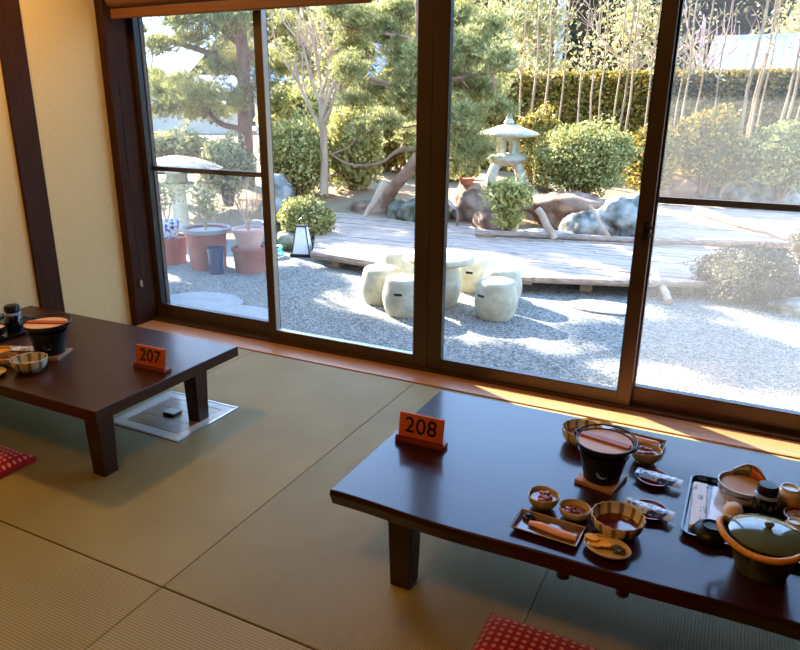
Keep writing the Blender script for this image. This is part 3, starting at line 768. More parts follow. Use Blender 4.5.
def cup(loc, label, r=.026, h=.05, flip=False, plate=None):
    t = thing('cup', label, 'cup', loc, 0, 'white cups on the tray')
    MB().lathe(bowl_profile(r, h, r*.6, .003), n=36).build('cup_body', M['whitec'], t, smooth=True, angle=60)
    return t
def lidded(loc, label, r, h):
    t = thing('lidded_pot', label, 'pot', loc, 0, 'round lidded pots on the tray')
    MB().lathe([(r*.6,0),(r*.65,.004),(r,h*.35),(r*1.02,h*.6),(r*.85,h*.8)], n=36).build('pot_body', M['tanin'], t, smooth=True)
    MB().lathe([(r*.84,h*.801),(r*.8,h*.9),(r*.62,h),(r*.6,h*1.12),(r*.54,h*1.12),(r*.5,h*1.02),(.001,h*1.02)], n=36).build('lid', M['whitec'], t, smooth=True)
    return t
lidded((.236,1.842,ZT), 'pale round pot with a white ring lid behind the soy sauce bottle', .036, .052)
lidded((.240,1.690,ZT), 'smaller pale pot with a white ring lid, beside the green rice pot', .027, .044)
bowl('small dish of brown food on the tray, right of the soy sauce bottle', (.258,1.765,ZT), .037, .026, .02, M['redlac'], M['rice'], .8, lumps=8, rim=False)
bowl('pale pickle dish on the tray past the lidded pots', (.335,1.79,ZT), .04, .024, .022, M['tan'], M['rice'], .8, lumps=8, rim=False)

# green rice pot
rp = thing('rice_pot', 'olive green ceramic rice pot with an orange cane handle, in front of the tray', 'pot', (.170,1.528,TZ), R(-26)); rp.scale = (.84,.84,.9)
MB().lathe([(.058,0),(.064,.004),(.072,.03),(.082,.07),(.088,.098),(.092,.102),(.088,.104),(.082,.096),(.06,.02),(.001,.012)], n=56).build('pot_body', M['pot'], rp, smooth=True)
ld = MB().lathe([(.001,.1),(.084,.1),(.093,.1045),(.094,.107),(.088,.111),(.06,.119),(.03,.124),(.001,.1255)], n=56).build('lid', M['potlid'], rp, smooth=True)
MB().lathe([(.008,.1245),(.0075,.128),(.012,.133),(.012,.138),(.007,.141),(.001,.1415)], n=24).build('knob', M['potlid'], ld, smooth=True)
hp = [(-.093,.0,.096),(-.108,-.008,.104),(-.114,-.03,.108),(-.098,-.064,.104),(-.06,-.092,.096),(0,-.104,.09),(.06,-.092,.096),(.090,-.060,.104),(.096,-.035,.106),(.097,-.016,.102),(.094,0,.096)]
def smoothpts(P, it=2):
    P = [Vector(p) for p in P]
    for _ in range(it):
        Q = [P[0]]
        for a, b in zip(P[:-1], P[1:]): Q += [a*.75+b*.25, a*.25+b*.75]
        Q.append(P[-1]); P = Q
    return P
S = smoothpts(hp); k0, k1 = int(len(S)*.12), int(len(S)*.86)
MB().tube(S, .003, 8).build('handle_wire', M['black'], rp, smooth=True)
MB().tube(S[k0:k1], .0085, 12).build('cane_wrap', M['rattan'], rp, smooth=True)
for s in (-1, 1):
    MB().tube([(s*.087,-.014,.094),(s*.1,-.01,.1),(s*.103,0,.101),(s*.1,.01,.1),(s*.087,.014,.094)], .005, 8).build('lug', M['pot'], rp, smooth=True)

# ------------------------------------------------------------------ dishes on the 207 table
bowl('pale striped fluted bowl at the front of the 207 table', (-2.385,1.575,TZ), .066, .052, .036, M['fluted2'], None, flut=16, amp=.02)
pickles((-2.47,1.478,TZ), R(0), 'oval plate of orange pickles by the front edge of the 207 table')
pickle_slices((-2.49,1.48,TZ+.0103), R(0), 'orange pickled radish slices on the oval plate of the 207 table')
green_heap((-2.445,1.472,TZ+.0103), 'dark chopped greens on the oval plate of the 207 table')
bowl('small tan bowl of food half behind the striped bowl on the 207 table', (-2.525,1.575,TZ), .042, .034, .021, M['tan'], M['food_b'], .7, lumps=8)
bowl('small lobed bowl with orange food at the left edge of the photo', (-2.60,1.60,TZ), .041, .042, .022, M['tan'], M['pickle'], .8, shape='leaf', lumps=6)
bowl('red saucer with a film packet, left of the stove on the 207 table', (-2.605,1.695,TZ), .047, .015, .024, M['redlac'], None, cat='saucer', name='saucer', rim=False)
packet((-2.602,1.693,TZ+.014), R(25), 'pinkish film packet of seaweed on the red saucer of the 207 table', M['filmred'])
tray('black lacquer tray behind the saucer at the left edge of the photo', (-2.965,1.86,TZ), R(3), .17, .15)
soy_bottle((-2.885,1.865,ZT), 'soy sauce bottle with a black cap and clear shoulder on the 207 table tray', 1.25)
bowl('round black bowl on the 207 table tray, left of the soy bottle', (-2.885,1.765,ZT), .05, .045, .028, M['blackin'], M['eggm'], .93, rim=False)
bowl('small white ceramic bowl between the soy bottle and the stove of the 207 table', (-2.74,1.885,TZ), .03, .04, .018, M['whitec'], None, rim=False)

# ------------------------------------------------------------------ the garden
GZ = -.4
def ground_z(x, y):
    def ss(a, b, t): t = max(0, min(1, (t-a)/(b-a))); return t*t*(3-2*t)
    k = ss(-1.6, -.9, x); a = .34*ss(7.6, 10.5, y)+.12*ss(11, 15, y); b = .46*ss(12.2, 14.5, y)
    z = GZ-.02 + a*(1-k)+b*k
    return z
gm = MB(); nx, ny = 70, 70; v = []; f = []
for j in range(ny+1):
    y = 3.14+(j/ny)**1.8*130
    for i in range(nx+1):
        x = -90+190*i/nx if j > 55 else -30+60*i/nx
        bump = .04*noise.noise(Vector((x*.8,y*.8,0))) if y > 8 else 0
        v.append((x, y, ground_z(x, y)+bump))
for j in range(ny):
    for i in range(nx):
        a = j*(nx+1)+i; f.append((a,a+1,a+nx+2,a+nx+1))
gm.add(v, f); g = gm.build('garden_ground', M['soil'], smooth=True); struct(g)
gr = MB().prism([(-12,3.14),(6,3.14),(6,8.6),(.9,8.3),(-.6,7.2),(-3,6.9),(-4.3,6.6),(-7,7.2),(-12,7.2)], GZ-.015, GZ)
tag(gr.build('gravel_bed', M['gravel']), 'grey gravel covering the yard outside the window', 'gravel', None, 'stuff')
# foundation below the room
struct(MB().box(WX-.2, 3.4, 3.0, 3.12, -.5, -.121).build('wall_foundation', M['concrete']))
# roof overhang; unseen tall wall added to keep low sun off the floor
M['eavem'] = wood('eave_boards', hexc(96,70,48), hexc(120,90,62), axis=0, rough=.8)
sw = MB()
def wallseg(a, b, z0, za, zb, th=.08):
    d = Vector((b[0]-a[0], b[1]-a[1])).normalized(); nx_, ny_ = -d.y*th, d.x*th
    sw.add([(a[0],a[1],z0),(b[0],b[1],z0),(b[0]-nx_,b[1]-ny_,z0),(a[0]-nx_,a[1]-ny_,z0),(a[0],a[1],za),(b[0],b[1],zb),(b[0]-nx_,b[1]-ny_,zb),(a[0]-nx_,a[1]-ny_,za)],
           [(0,3,2,1),(4,5,6,7),(0,1,5,4),(1,2,6,5),(2,3,7,6),(3,0,4,7)])
wallseg((-3.64,3.24), (-5.30,4.82), GZ, 3.6, 3.8)
struct(sw.build('wall_sun_blocker', M['brick']))
struct(MB().box(-5.4, 6, 3.141, 3.98, 2.44, 2.56).build('roof_eave', M['eavem']))

# timber deck
def clip_row(poly, y0, y1):
    """x range of polygon between y0 and y1 -> quad corners"""
    def xr(y):
        X = []
        n = len(poly)
        for i in range(n):
            (xa,ya),(xb,yb) = poly[i], poly[(i+1)%n]
            if (ya-y)*(yb-y) < 0: X.append(xa+(xb-xa)*(y-ya)/(yb-ya))
        return (min(X), max(X)) if len(X) >= 2 else None
    a, b = xr(y0+1e-4), xr(y1-1e-4)
    return (a, b) if a and b else None
def deck(poly, z, label, dy=.13, tilt=-.12, seed=1):
    """boards run along x, slightly fanned"""
    random.seed(seed); rot = tilt; ca, sa = math.cos(rot), math.sin(rot)
    P = [(x*ca+y*sa, -x*sa+y*ca) for x,y in poly]
    y = min(p[1] for p in P); ym = max(p[1] for p in P); mb = MB()
    while y < ym-.02:
        r_ = clip_row(P, y+.004, min(y+dy-.006, ym-.001))
        if r_:
            (a0,a1),(b0,b1) = r_
            cuts = [0, random.uniform(.25,.75), 1]
            for c0_, c1_ in zip(cuts[:-1], cuts[1:]):
                e = random.uniform(-.012,.012); zz = z+random.uniform(-.008,.006)
                q = [(a0+(a1-a0)*c0_+.004, y+.004),(a0+(a1-a0)*c1_-.004, y+.004),(b0+(b1-b0)*c1_-.004, y+dy-.006),(b0+(b1-b0)*c0_+.004, y+dy-.006)]
                q = [(u*ca-w_*sa, u*sa+w_*ca) for u,w_ in q]
                mb.prism(q, zz-.035, zz)
        y += dy
    t = thing('timber_deck', label, 'deck', (poly[0][0], poly[0][1], GZ))
    for i, p in enumerate(mb.v): mb.v[i] = (p[0]-poly[0][0], p[1]-poly[0][1], p[2]-GZ)
    mb.build('deck_boards', M['board_deck'], t)
    return t
PA = [(-4.18,6.27),(-3.2,6.14),(-1.65,6.25),(-.8,6.54),(-.2,6.82),(.9,7.45),(1.2,8.9),(.75,8.99),(-1.0,8.49),(-2.63,8.04),(-3.46,8.41),(-3.96,8.5),(-5.6,8.98),(-5.0,7.6)]
dk = deck(PA, -.25, 'weathered grey timber deck beside the stone stools', seed=2, tilt=.02)
ed = MB(); cx, cy = PA[0]
def bm_(mb, a, b, z, w_=.05, h=.05): 
    mb.tube([(a[0]-cx,a[1]-cy,z-GZ),((a[0]+b[0])/2-cx,(a[1]+b[1])/2-cy,z-GZ),(b[0]-cx,b[1]-cy,z-GZ)], w_, 8)
for a, b in ((PA[0],PA[1]),(PA[1],PA[2])): e_ = MB(); bm_(e_, a, b, -.275, .045); e_.build('edge_beam', M['beam'], dk, smooth=True)
for a, b in ((PA[2],PA[3]),(PA[3],PA[4]),(PA[4],PA[5]),(PA[8],PA[9])): e_ = MB(); bm_(e_, a, b, -.262, .035); e_.build('edge_beam', M['beam'], dk, smooth=True)
for p_ in ((-3.9,6.35),(-2.4,6.4),(-1.2,6.6),(-.3,7.0),(.7,7.5),(-5.2,8.6),(-3.8,8.3),(-2.5,7.95),(-1,8.3),(.6,8.8)):
    MB().box(p_[0]-cx-.05, p_[0]-cx+.05, p_[1]-cy-.05, p_[1]-cy+.05, -.03, .11).build('deck_post', M['beam'], dk)
PB = [(-1.25,8.65),(.8,9.15),(3.0,9.8),(3.2,12.8),(.9,12.2),(-1.3,12.6)]
dk2 = deck(PB, -.2, 'pale timber deck beyond the long log, seen through the right pane', seed=3, tilt=.16)
for p_ in ((-1.1,9),(.7,9.4),(2.8,10),(3,12.5),(.9,12),(-1.1,12.3)):
    MB().box(p_[0]-PB[0][0]-.05, p_[0]-PB[0][0]+.05, p_[1]-PB[0][1]-.05, p_[1]-PB[0][1]+.05, -.03, .16).build('deck_post', M['beam'], dk2)
def log(a, b, r, m, label, name='log', cat='log', r2=None, group=None):
    a = Vector(a); b = Vector(b); t = MB(); n = 8
    pts = [a*(1-i/n)+b*(i/n)+Vector((0,0,.012*math.sin(i*1.3)))-a for i in range(n+1)]
    t.tube(pts, [r+(r2 or r)*0 + ((r2 or r)-r)*i/n for i in range(n+1)], 10)
    return tag(t.build(name, m, loc=a, smooth=True), label, cat, group)
log((-2.9,8.05,-.205), (1.3,9.12,-.17), .04, M['beam'], 'long straight log along the far edge of the timber deck')
log((-.52,11.2,-.14), (.66,9.26,-.12), .055, M['beam'], 'grey log lying slantwise on the pale deck in the right pane')
log((-.62,6.93,-.20), (-.42,6.45,-.36), .035, M['barkpale'], 'short pale pole end sticking out from the deck onto the gravel')
log((-1.93,8.25,-.22), (-2.2,8.35,.12), .045, M['barkpale'], 'pale leaning stake behind the deck, right of the yellow plant', 'stake', 'stake')
log((-1.29,8.45,-.22), (-1.62,8.6,.18), .022, M['barkpale'], 'thin pale leaning stake in front of the grey boulder', 'stake', 'stake')
log((-4.86,8.72,-.22), (-4.58,8.8,.28), .04, M['barkpale'], 'pale prop stake under the leaning pine trunk', 'stake', 'stake', r2=.055)

# stone table and stools
def barrel(r, h):
    return [(r*.78,0),(r*.84,.02)]+[(r*(.84+.16*math.sin(PI*i/8)), .02+(h-.06)*i/8) for i in range(1,8)]+[(r*.86,h-.035),(r*.82,h-.012),(r*.74,h-.002),(.001,h)]
def stool(loc, rz, label):
    t = thing('stone_stool', label, 'stool', loc, rz, 'pale stone drum stools in the garden')
    MB().lathe(barrel(.185,.325), n=44).build('stool_body', M['stone'], t, smooth=True, angle=50)
    MB().box(-.035,.035,-.186,-.17,.2,.222).build('grip_slot', M['black'], t, bevel=.006)
    return t
s0 = stool((-2.80,5.30,GZ), R(60), 'leftmost pale stone drum stool, beside the gravel')
for loc, rz, lab in (((-2.45,5.06,GZ), R(10), 'pale stone drum stool directly left of the dark centre window post'),
                     ((-2.98,6.02,GZ), R(150), 'pale stone drum stool behind the leftmost pair, nearest the deck'),
                     ((-2.21,6.10,GZ), R(10), 'pale stone drum stool just right of the stone table, behind it'),
                     ((-1.81,5.80,GZ), R(8), 'rightmost pale stone drum stool, behind the front one'),
                     ((-1.71,5.34,GZ), R(-28), 'frontmost pale stone drum stool right of the centre post')):
    dup(s0, loc, rz, lab)
st = thing('stone_table', 'round pale stone garden table among the drum stools', 'table', (-2.31,5.48,GZ))
MB().lathe([(r*1.15,z*1.22) for r,z in barrel(.185,.325)][:-1]+[(.001,.385)], n=44).build('pedestal', M['stone'], st, smooth=True)
MB().lathe([(.001,.386),(.27,.386),(.30,.395),(.32,.415),(.32,.44),(.305,.455),(.001,.458)], n=56).build('tabletop', M['stone'], st, smooth=True)

# stepping stones
def stepping(loc, rx, ry, sd, label):
    t = MB(); t.blob((0,0,0), (rx,ry,.04), seed=sd, amp=.1, sub=4, flat=.4)
    return tag(t.build('stepping_stone', M['concrete'], loc=loc, smooth=True), label, 'stepping stone', 'pale stepping stones in the gravel')
stepping((-4.22,4.52,GZ+.005), .40, .28, 2, 'whole pale stepping stone in the gravel seen through the leftmost pane')
stepping((-3.66,4.28,GZ+.005), .40, .30, 3, 'pale stepping stone at the lower right corner of the leftmost pane')
stepping((-4.72,4.28,GZ+.005), .22, .18, 4, 'small pale stepping stone at the lower left corner of the leftmost pane')
stepping((-.93,6.05,GZ+.005), .32, .2, 5, 'flat pale stone in the gravel before the deck gap')

# garden lantern lamp (white, trapezoid)
gl = thing('garden_lamp', 'white tapered garden lamp with dark ribs standing on the gravel', 'lamp', (-4.58,6.66,GZ), R(20))
MB().box(-.125,.125,-.125,.125,0,.035).build('lamp_base', M['black'], gl, bevel=.004)
lw, lt = .105, .058
def frus(mb, w0, w1, z0, z1): mb.add([(-w0,-w0,z0),(w0,-w0,z0),(w0,w0,z0),(-w0,w0,z0),(-w1,-w1,z1),(w1,-w1,z1),(w1,w1,z1),(-w1,w1,z1)], [(0,3,2,1),(4,5,6,7),(0,1,5,4),(1,2,6,5),(2,3,7,6),(3,0,4,7)])
q = MB(); frus(q, lw, lt, .036, .35); q.build('lamp_shade', M['washi'], gl)
for sx, sy in ((-1,-1),(1,-1),(1,1),(-1,1)): MB().tube([(sx*lw,sy*lw,.036),(sx*lt,sy*lt,.352)], .007, 6).build('lamp_rib', M['black'], gl)
q = MB(); frus(q, lt+.012, lt+.008, .351, .366); q.build('lamp_cap', M['black'], gl)
MB().tube([(-.03,0,.366),(-.03,0,.43),(0,0,.45),(.03,0,.43),(.03,0,.366)], .006, 6).build('lamp_handle', M['black'], gl)
hm = MB(); pts = [( .17*math.cos(a)*(1+.1*math.sin(a*.3)), .15*math.sin(a), .02+.02*(a/6)+ .02*math.sin(a*1.7)) for a in [2*PI*i/24 for i in range(24*4)]]
hm.tube(pts, .014, 8); tag(hm.build('garden_hose', M['hose'], loc=(-4.93,6.45,GZ), smooth=True), 'coiled turquoise garden hose beside the white garden lamp', 'hose')

# potted plants
def planter(loc, prof, m, label, name='flower_pot', soil=True, group=None, rim=None):
    t = thing(name, label, 'flower pot', loc, 0, group)
    MB().lathe(prof, n=40, close=True).build('pot_body', m, t, smooth=True, angle=40)
    return t
def potprof(r0, r1, h): return [(r0,0),(r1,h*.88),(r1*1.08,h*.89),(r1*1.08,h),(r1*.95,h),(r1*.93,h*.9),(.001,h*.9)]
planter((-5.68,5.62,GZ), potprof(.17,.2,.3), M['terra'], 'brown pot carrying the blue and white pot, at the left edge of the garden view')
planter((-5.68,5.62,GZ+.2703), potprof(.1,.135,.2), M['bluepot'], 'small blue and white porcelain pot on top of a brown pot')
planter((-5.12,5.62,GZ), potprof(.19,.215,.44), M['terra'], 'large wide terracotta pot, middle one in the leftmost pane')
planter((-5.12,5.62,GZ+.3965), [(.24,0),(.27,.05),(.255,.055),(.22,.02),(.001,.015)], M['concrete'], 'wide pale saucer on the large terracotta pot')
planter((-4.62,5.72,GZ), potprof(.16,.18,.26), M['terra'], 'low brown pot under the pale pink pot')
planter((-4.62,5.72,GZ+.2343), potprof(.11,.165,.23), M['pinkpot'], 'pale pink pot with a bare twiggy plant in it')
planter((-4.86,5.45,GZ), potprof(.075,.085,.28), M['navy'], 'slim navy blue pot between the terracotta pots')
def twig_plant(loc, h, label, leaf=None, n=5, r=.012, spread=.8, depth=2, leafs=.03, nl=300, cat='plant', name='twiggy_plant'):
    t = thing(name, label, cat, loc); b = MB(); tips = []
    for i in range(n):
        a = 2*PI*i/n; branch(b, (0,0,0), (math.cos(a)*.35,math.sin(a)*.35,1), h*.5, r, depth, tips, spread, .3, 4, .6, 3, 5)
    b.build('stems', M['barkpale'], t)
    if leaf:
        T = np.array([list(x) for x in tips]); P = T[RNG.integers(0,len(T),nl)]+RNG.normal(size=(nl,3))*.05
        leaves('leaves', P, leafs, leaf, t)
    return t
twig_plant((-4.62,5.72,GZ+.44), .75, 'pale bare twiggy shrub growing in the pink pot', None, 4)
twig_plant((-5.68,5.62,GZ+.45), .5, 'small leafy shrub in the blue and white pot', M['yellowbush'], 4, .008, nl=260)
twig_plant((-5.12,5.62,GZ+.411), .5, 'thin leafy shrub on the large terracotta pot', M['yellowbush'], 4, .008, nl=420)

# rocks
def rock(loc, r, sd, m, label, amp=.35, flat=None):
    t = MB(); t.blob((0,0,0), r, seed=sd, amp=amp, sub=4, flat=flat, freq=1.3)
    return tag(t.build('garden_rock', m, loc=loc, smooth=True, angle=60), label, 'rock', 'rocks around the garden pond')
rock((-3.25,10.25,-.02), (.78,.55,.36), 3, M['rockbr'], 'broad flat-topped brown boulder under the stone lantern', flat=.6, amp=.2)
rock((-2.05,9.35,-.02), (.62,.4,.26), 5, M['rockbr'], 'reddish brown boulder between the stone lantern and the round shrub')
rock((-1.25,8.98,-.08), (.36,.36,.36), 7, M['rock'], 'upright grey lichen boulder at the right of the middle pane')
rock((-1.68,8.82,-.18), (.34,.26,.24), 9, M['rock'], 'low grey boulder between the two leaning stakes')
rock((-2.05,8.46,-.28), (.5,.2,.12), 11, M['concrete'], 'flat pale rock at the deck edge beside the yellow plant')
rock((-4.0,9.0,-.15), (.36,.34,.28), 13, M['rockmoss'], 'mossy rock behind the dark centre post')
rock((-3.4,9.35,-.12), (.34,.3,.3), 15, M['rockbr'], 'brown rock beside the bent metal pipe')
rock((-4.35,9.1,-.2), (.34,.3,.2), 17, M['rockmoss'], 'mossy rock under the leaning pine trunk')
rock((-5.0,9.35,-.24), (.45,.25,.18), 19, M['rockbr'], 'dark brown rock at the far corner of the deck')
rock((-2.9,8.9,-.2), (.32,.26,.24), 21, M['rockbr'], 'brown rock behind the yellow leafed plant')
rock((-5.85,7.95,-.05), (.22,.24,.42), 23, M['rock'], 'tall grey standing rock at the left edge of the second pane')
rock((-5.55,7.0,-.3), (.3,.26,.2), 25, M['rock'], 'grey rock behind the turquoise hose')
rock((-5.0,6.95,-.32), (.22,.2,.14), 27, M['rockmoss'], 'small mossy rock left of the white garden lamp')
rock((.72,7.18,-.34), (.3,.26,.16), 29, M['rockmoss'], 'pale rock touched with moss at the right edge of the photo')
rock((.62,6.72,-.36), (.2,.16,.09), 31, M['rock'], 'low grey rock right of the big frosted bush')
rock((-.95,13.1,-.02), (.4,.3,.28), 33, M['rockbr'], 'round brown rock seen above the cross bar of the right pane')
rock((.4,13.2,-.08), (.6,.35,.26), 35, M['rock'], 'grey rock behind the far end of the pale deck')
rock((-.25,13.3,-.05), (.45,.3,.2), 37, M['rock'], 'low grey rock left of the pale garden hoop')
pm = MB().tube([(-3.85,9.15,.14),(-3.5,8.75,.02),(-3.42,8.72,-.03),(-3.40,8.72,-.42)], .018, 8)
tag(pm.build('bent_pipe', M['steel'], smooth=True), 'bent pale metal pipe beside the brown rocks behind the centre post', 'pipe')
hp_ = MB().tube([(.26*math.cos(a)-.0, .02, .3*math.sin(a)) for a in [PI*i/16 for i in range(17)]], .03, 8)
tag(hp_.build('garden_hoop', M['bamboo'], loc=(.0,12.9,-.12), smooth=True), 'pale arched hoop standing behind the pale deck', 'hoop')

# stone lantern
sl = thing('stone_lantern', 'wide-roofed stone snow lantern on the brown boulder', 'stone lantern', (-3.20,10.15,.185), R(20))
for k in range(4):
    a = PI/4+k*PI/2; ca, sa = math.cos(a), math.sin(a)
    MB().tube([(ca*.33,sa*.33,0),(ca*.32,sa*.32,.12),(ca*.25,sa*.25,.28),(ca*.12,sa*.12,.36)], [.075,.07,.07,.06], 10).build('curved_leg', M['stone'], sl, smooth=True)
MB().lathe([(.22,.30),(.27,.33),(.31,.39),(.30,.45),(.2,.48),(.001,.48)], n=24).build('platform', M['stone'], sl, smooth=True, angle=40)
fb = MB()
for k in range(6):
    a = 2*PI*k/6; fb.box(.14*math.cos(a)-.035, .14*math.cos(a)+.035, .14*math.sin(a)-.035, .14*math.sin(a)+.035, .481, .68, rot=a)
fb.lathe([(.16,.66),(.17,.70),(.001,.7)], n=6); fb.build('fire_box', M['stone'], sl)
MB().lathe([(.20,.701),(.42,.73),(.44,.755),(.42,.785),(.3,.82),(.16,.87),(.06,.9),(.001,.9)], n=36, fn=lambda a,z: 1+.05*math.cos(6*a)).build('roof_stone', M['stone'], sl, smooth=True, angle=40)
MB().lathe([(.05,.895),(.08,.92),(.07,.95),(.045,.97),(.05,1.0),(.02,1.04),(.001,1.05)], n=16).build('finial', M['stone'], sl, smooth=True)
tag(MB().lathe([(.1,0),(.11,.3),(.1,.62),(.001,.64)], n=12).build('stone_post', M['rockmoss'], loc=(-2.78,10.55,-.05), smooth=True), 'mossy stone post beside the snow lantern', 'post')
planter((-3.78,9.98,.18), potprof(.09,.12,.1), M['terra'], 'small orange clay pot on the boulder left of the stone lantern')
# second lantern seen in the left pane
l2 = thing('stone_lantern', 'low wide-capped stone lantern seen hazily through the leftmost pane', 'stone lantern', (-7.15,7.35,GZ))
MB().lathe([(.2,0),(.22,.05),(.12,.1),(.1,.55),(.2,.6),(.24,.66),(.001,.67)], n=20).build('pedestal', M['stone'], l2, smooth=True)
MB().lathe([(.001,.671),(.15,.671),(.15,.80),(.001,.81)], n=6).build('fire_box', M['stone'], l2)
MB().lathe([(.2,.811),(.62,.83),(.64,.86),(.5,.93),(.3,.99),(.1,1.03),(.001,1.04)], n=32).build('roof_stone', M['rock'], l2, smooth=True)

# shrubs
def shrub(label, c, r, m, n, size, stem=True, cat='shrub', name='round_shrub', elong=1.7, base=None, extra=None):
    bz = base if base is not None else c[2]-r[2]
    t = thing(name, label, cat, (c[0],c[1],bz))
    cl = [(0,0,c[2]-bz,*r)]
    for i in range(9):
        a = random.uniform(0,2*PI); e = random.uniform(-.3,.8)
        cl.append((math.cos(a)*r[0]*.55, math.sin(a)*r[1]*.55, c[2]-bz+e*r[2]*.5, r[0]*.5, r[1]*.5, r[2]*.48))
    P = clumps(cl, n, .6); P = P[P[:,2] > .02]
    leaves('foliage', P, size, m, t, elong)
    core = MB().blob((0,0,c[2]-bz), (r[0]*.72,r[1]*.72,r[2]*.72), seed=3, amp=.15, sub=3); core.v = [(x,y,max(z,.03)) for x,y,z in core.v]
    b = MB()
    for i in range(6):
        a = 2*PI*i/6+.3
        b.tube([(.05*math.cos(a),.05*math.sin(a),0),(r[0]*.25*math.cos(a),r[1]*.25*math.sin(a),(c[2]-bz)*.5),(r[0]*.5*math.cos(a),r[1]*.5*math.sin(a),(c[2]-bz))], [.03,.022,.012], 6)
    b.build('stems', M['bark'], t); 
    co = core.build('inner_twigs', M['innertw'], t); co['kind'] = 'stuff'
    return t
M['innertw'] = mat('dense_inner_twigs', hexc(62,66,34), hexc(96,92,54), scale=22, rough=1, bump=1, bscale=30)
shrub('big clipped round shrub with silvery leaves beside the stone lantern', (-2.12,10.3,.58), (.74,.62,.54), M['azalea'], 32000, .030, base=-.14)
shrub('large round frosted bush on the gravel in the right pane', (.19,6.98,-.15), (.44,.42,.25), M['frost'], 26000, .018, base=GZ)
shrub('small frosted bush at the right edge of the photo', (.86,8.35,-.1), (.26,.3,.3), M['frost'], 9000, .02, base=GZ)
shrub('small green shrub behind the white garden lamp', (-4.93,7.28,-.1), (.36,.34,.32), M['azalea'], 9000, .028, base=GZ)
shrub('pale dry round shrub hazily seen in the leftmost pane', (-8.55,8.8,.62), (.62,.5,.3), M['yellowbush'], 9000, .04, base=-.2)
shrub('low yellow green shrub left of the leaning pine', (-6.8,9.8,.45), (.62,.5,.66), M['leafy'], 16000, .045, base=-.2)
shrub('broad pale shrub under the left pine tree', (-7.4,8.7,.35), (.5,.4,.5), M['yellowbush'], 9000, .04, base=-.25)
shrub('tall loose green shrub behind the bare tree', (-6.05,10.4,.6), (.52,.45,.8), M['leafy'], 14000, .045, base=-.15)
shrub('dark leafy shrub left of the round clipped shrub', (-3.15,11.6,.7), (.42,.4,.6), M['hedgeleaf'], 9000, .05, base=-.1)
shrub('leafy shrub right of the round clipped shrub', (-1.35,12.2,.5), (.42,.4,.6), M['hedgeleaf'], 9000, .05, base=-.1)
shrub('wide green shrub in the right pane under the saplings', (-.55,12.9,.7), (.65,.45,.62), M['hedgeleaf'], 12000, .05, base=-.05)
shrub('grey green clipped shrub at the far right of the right pane', (.62,12.7,.62), (.62,.45,.55), M['azalea'], 12000, .045, base=-.05)
shrub('loose yellow green shrub between the two left pines, farther back', (-8.3,12.2,.8), (.9,.6,1.0), M['leafy'], 16000, .06, base=-.1)
shrub('bushy green shrub far behind the bare tree', (-6.9,13.2,.9), (.9,.6,1.1), M['hedgeleaf'], 16000, .06, base=-.1)
shrub('bushy shrub behind the leaning pine, left of the hedge', (-5.2,12.6,.5), (.8,.5,.7), M['leafy'], 14000, .055, base=-.1)
def leaf_plant(loc, h, r, m, label, n=900, size=.1):
    t = thing('leafy_plant', label, 'plant', loc); b = MB(); tips = []
    for i in range(9):
        a = 2*PI*i/9; q = random.uniform(.3,1)
        b.tube([(0,0,0),(r*.4*q*math.cos(a),r*.4*q*math.sin(a),h*.5),(r*q*math.cos(a),r*q*math.sin(a),h*random.uniform(.65,1))], [.012,.009,.005], 5)
    b.build('stems', M['bark'], t)
    P = clumps([(0,0,h*.72,r,r*.9,h*.28),(0,0,h*.35,r*.6,r*.6,h*.25)], n, .2)
    leaves('leaves', P, size*.35, m, t, 3.2)
    return t
leaf_plant((-2.55,8.28,-.24), .72, .34, M['leafy'], 'yellow green long-leafed plant at the edge of the deck, below the stone lantern', 2200, .1)

# hedge
hg = thing('hedge', 'tall clipped hedge with a sunlit flat top across the back of the garden', 'hedge', (-1.0,14.9,-.05))
hx0, hx1 = -5.2, 5.5
n = 60000; P = np.stack([RNG.uniform(hx0,hx1,n), RNG.uniform(-.42,.42,n), RNG.uniform(0,2.03,n)],1)
face = RNG.integers(0,10,n); P[face < 6,1] = -.42+RNG.normal(size=(face<6).sum())*.05; tp = face > 7; P[tp,2] = 2.03+RNG.normal(size=tp.sum())*.03
leaves('foliage', P, .055, M['hedgeleaf'], hg, 1.6)
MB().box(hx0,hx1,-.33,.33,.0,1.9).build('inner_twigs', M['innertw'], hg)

# saplings in front of the hedge
def sapling(x, y, h, r, lean, label, leaf=True):
    t = thing('sapling', label, 'sapling', (x,y,-.05), 0, 'slender bare-stemmed saplings before the hedge'); b = MB(); tips = []
    n = 9; pts = []; 
    for i in range(n+1): pts.append(Vector((lean*h*i/n+.02*math.sin(i*1.7+x*5), .02*math.cos(i*2.1+x), h*i/n)))
    b.tube(pts, [r*(1-.6*i/n) for i in range(n+1)], 7)
    for i in range(4, n+1):
        for k in range(3):
            a = random.uniform(0,2*PI); p = pts[i]; L_ = random.uniform(.15,.4); d = Vector((math.cos(a),math.sin(a),.7)).normalized()
            b.tube([p, p+d*L_*.5, p+d*L_+Vector((0,0,.05))], [.006,.005,.003], 4); tips += [p+d*L_*.7, p+d*L_]
    b.build('stem', M['bamboo'], t)
    if leaf:
        T = np.array([list(q) for q in tips]); k = 120; P = T[RNG.integers(0,len(T),k)]+RNG.normal(size=(k,3))*.08
        leaves('leaves', P, .032, M['yellowbush'], t, 2.4)
    return t
random.seed(21)
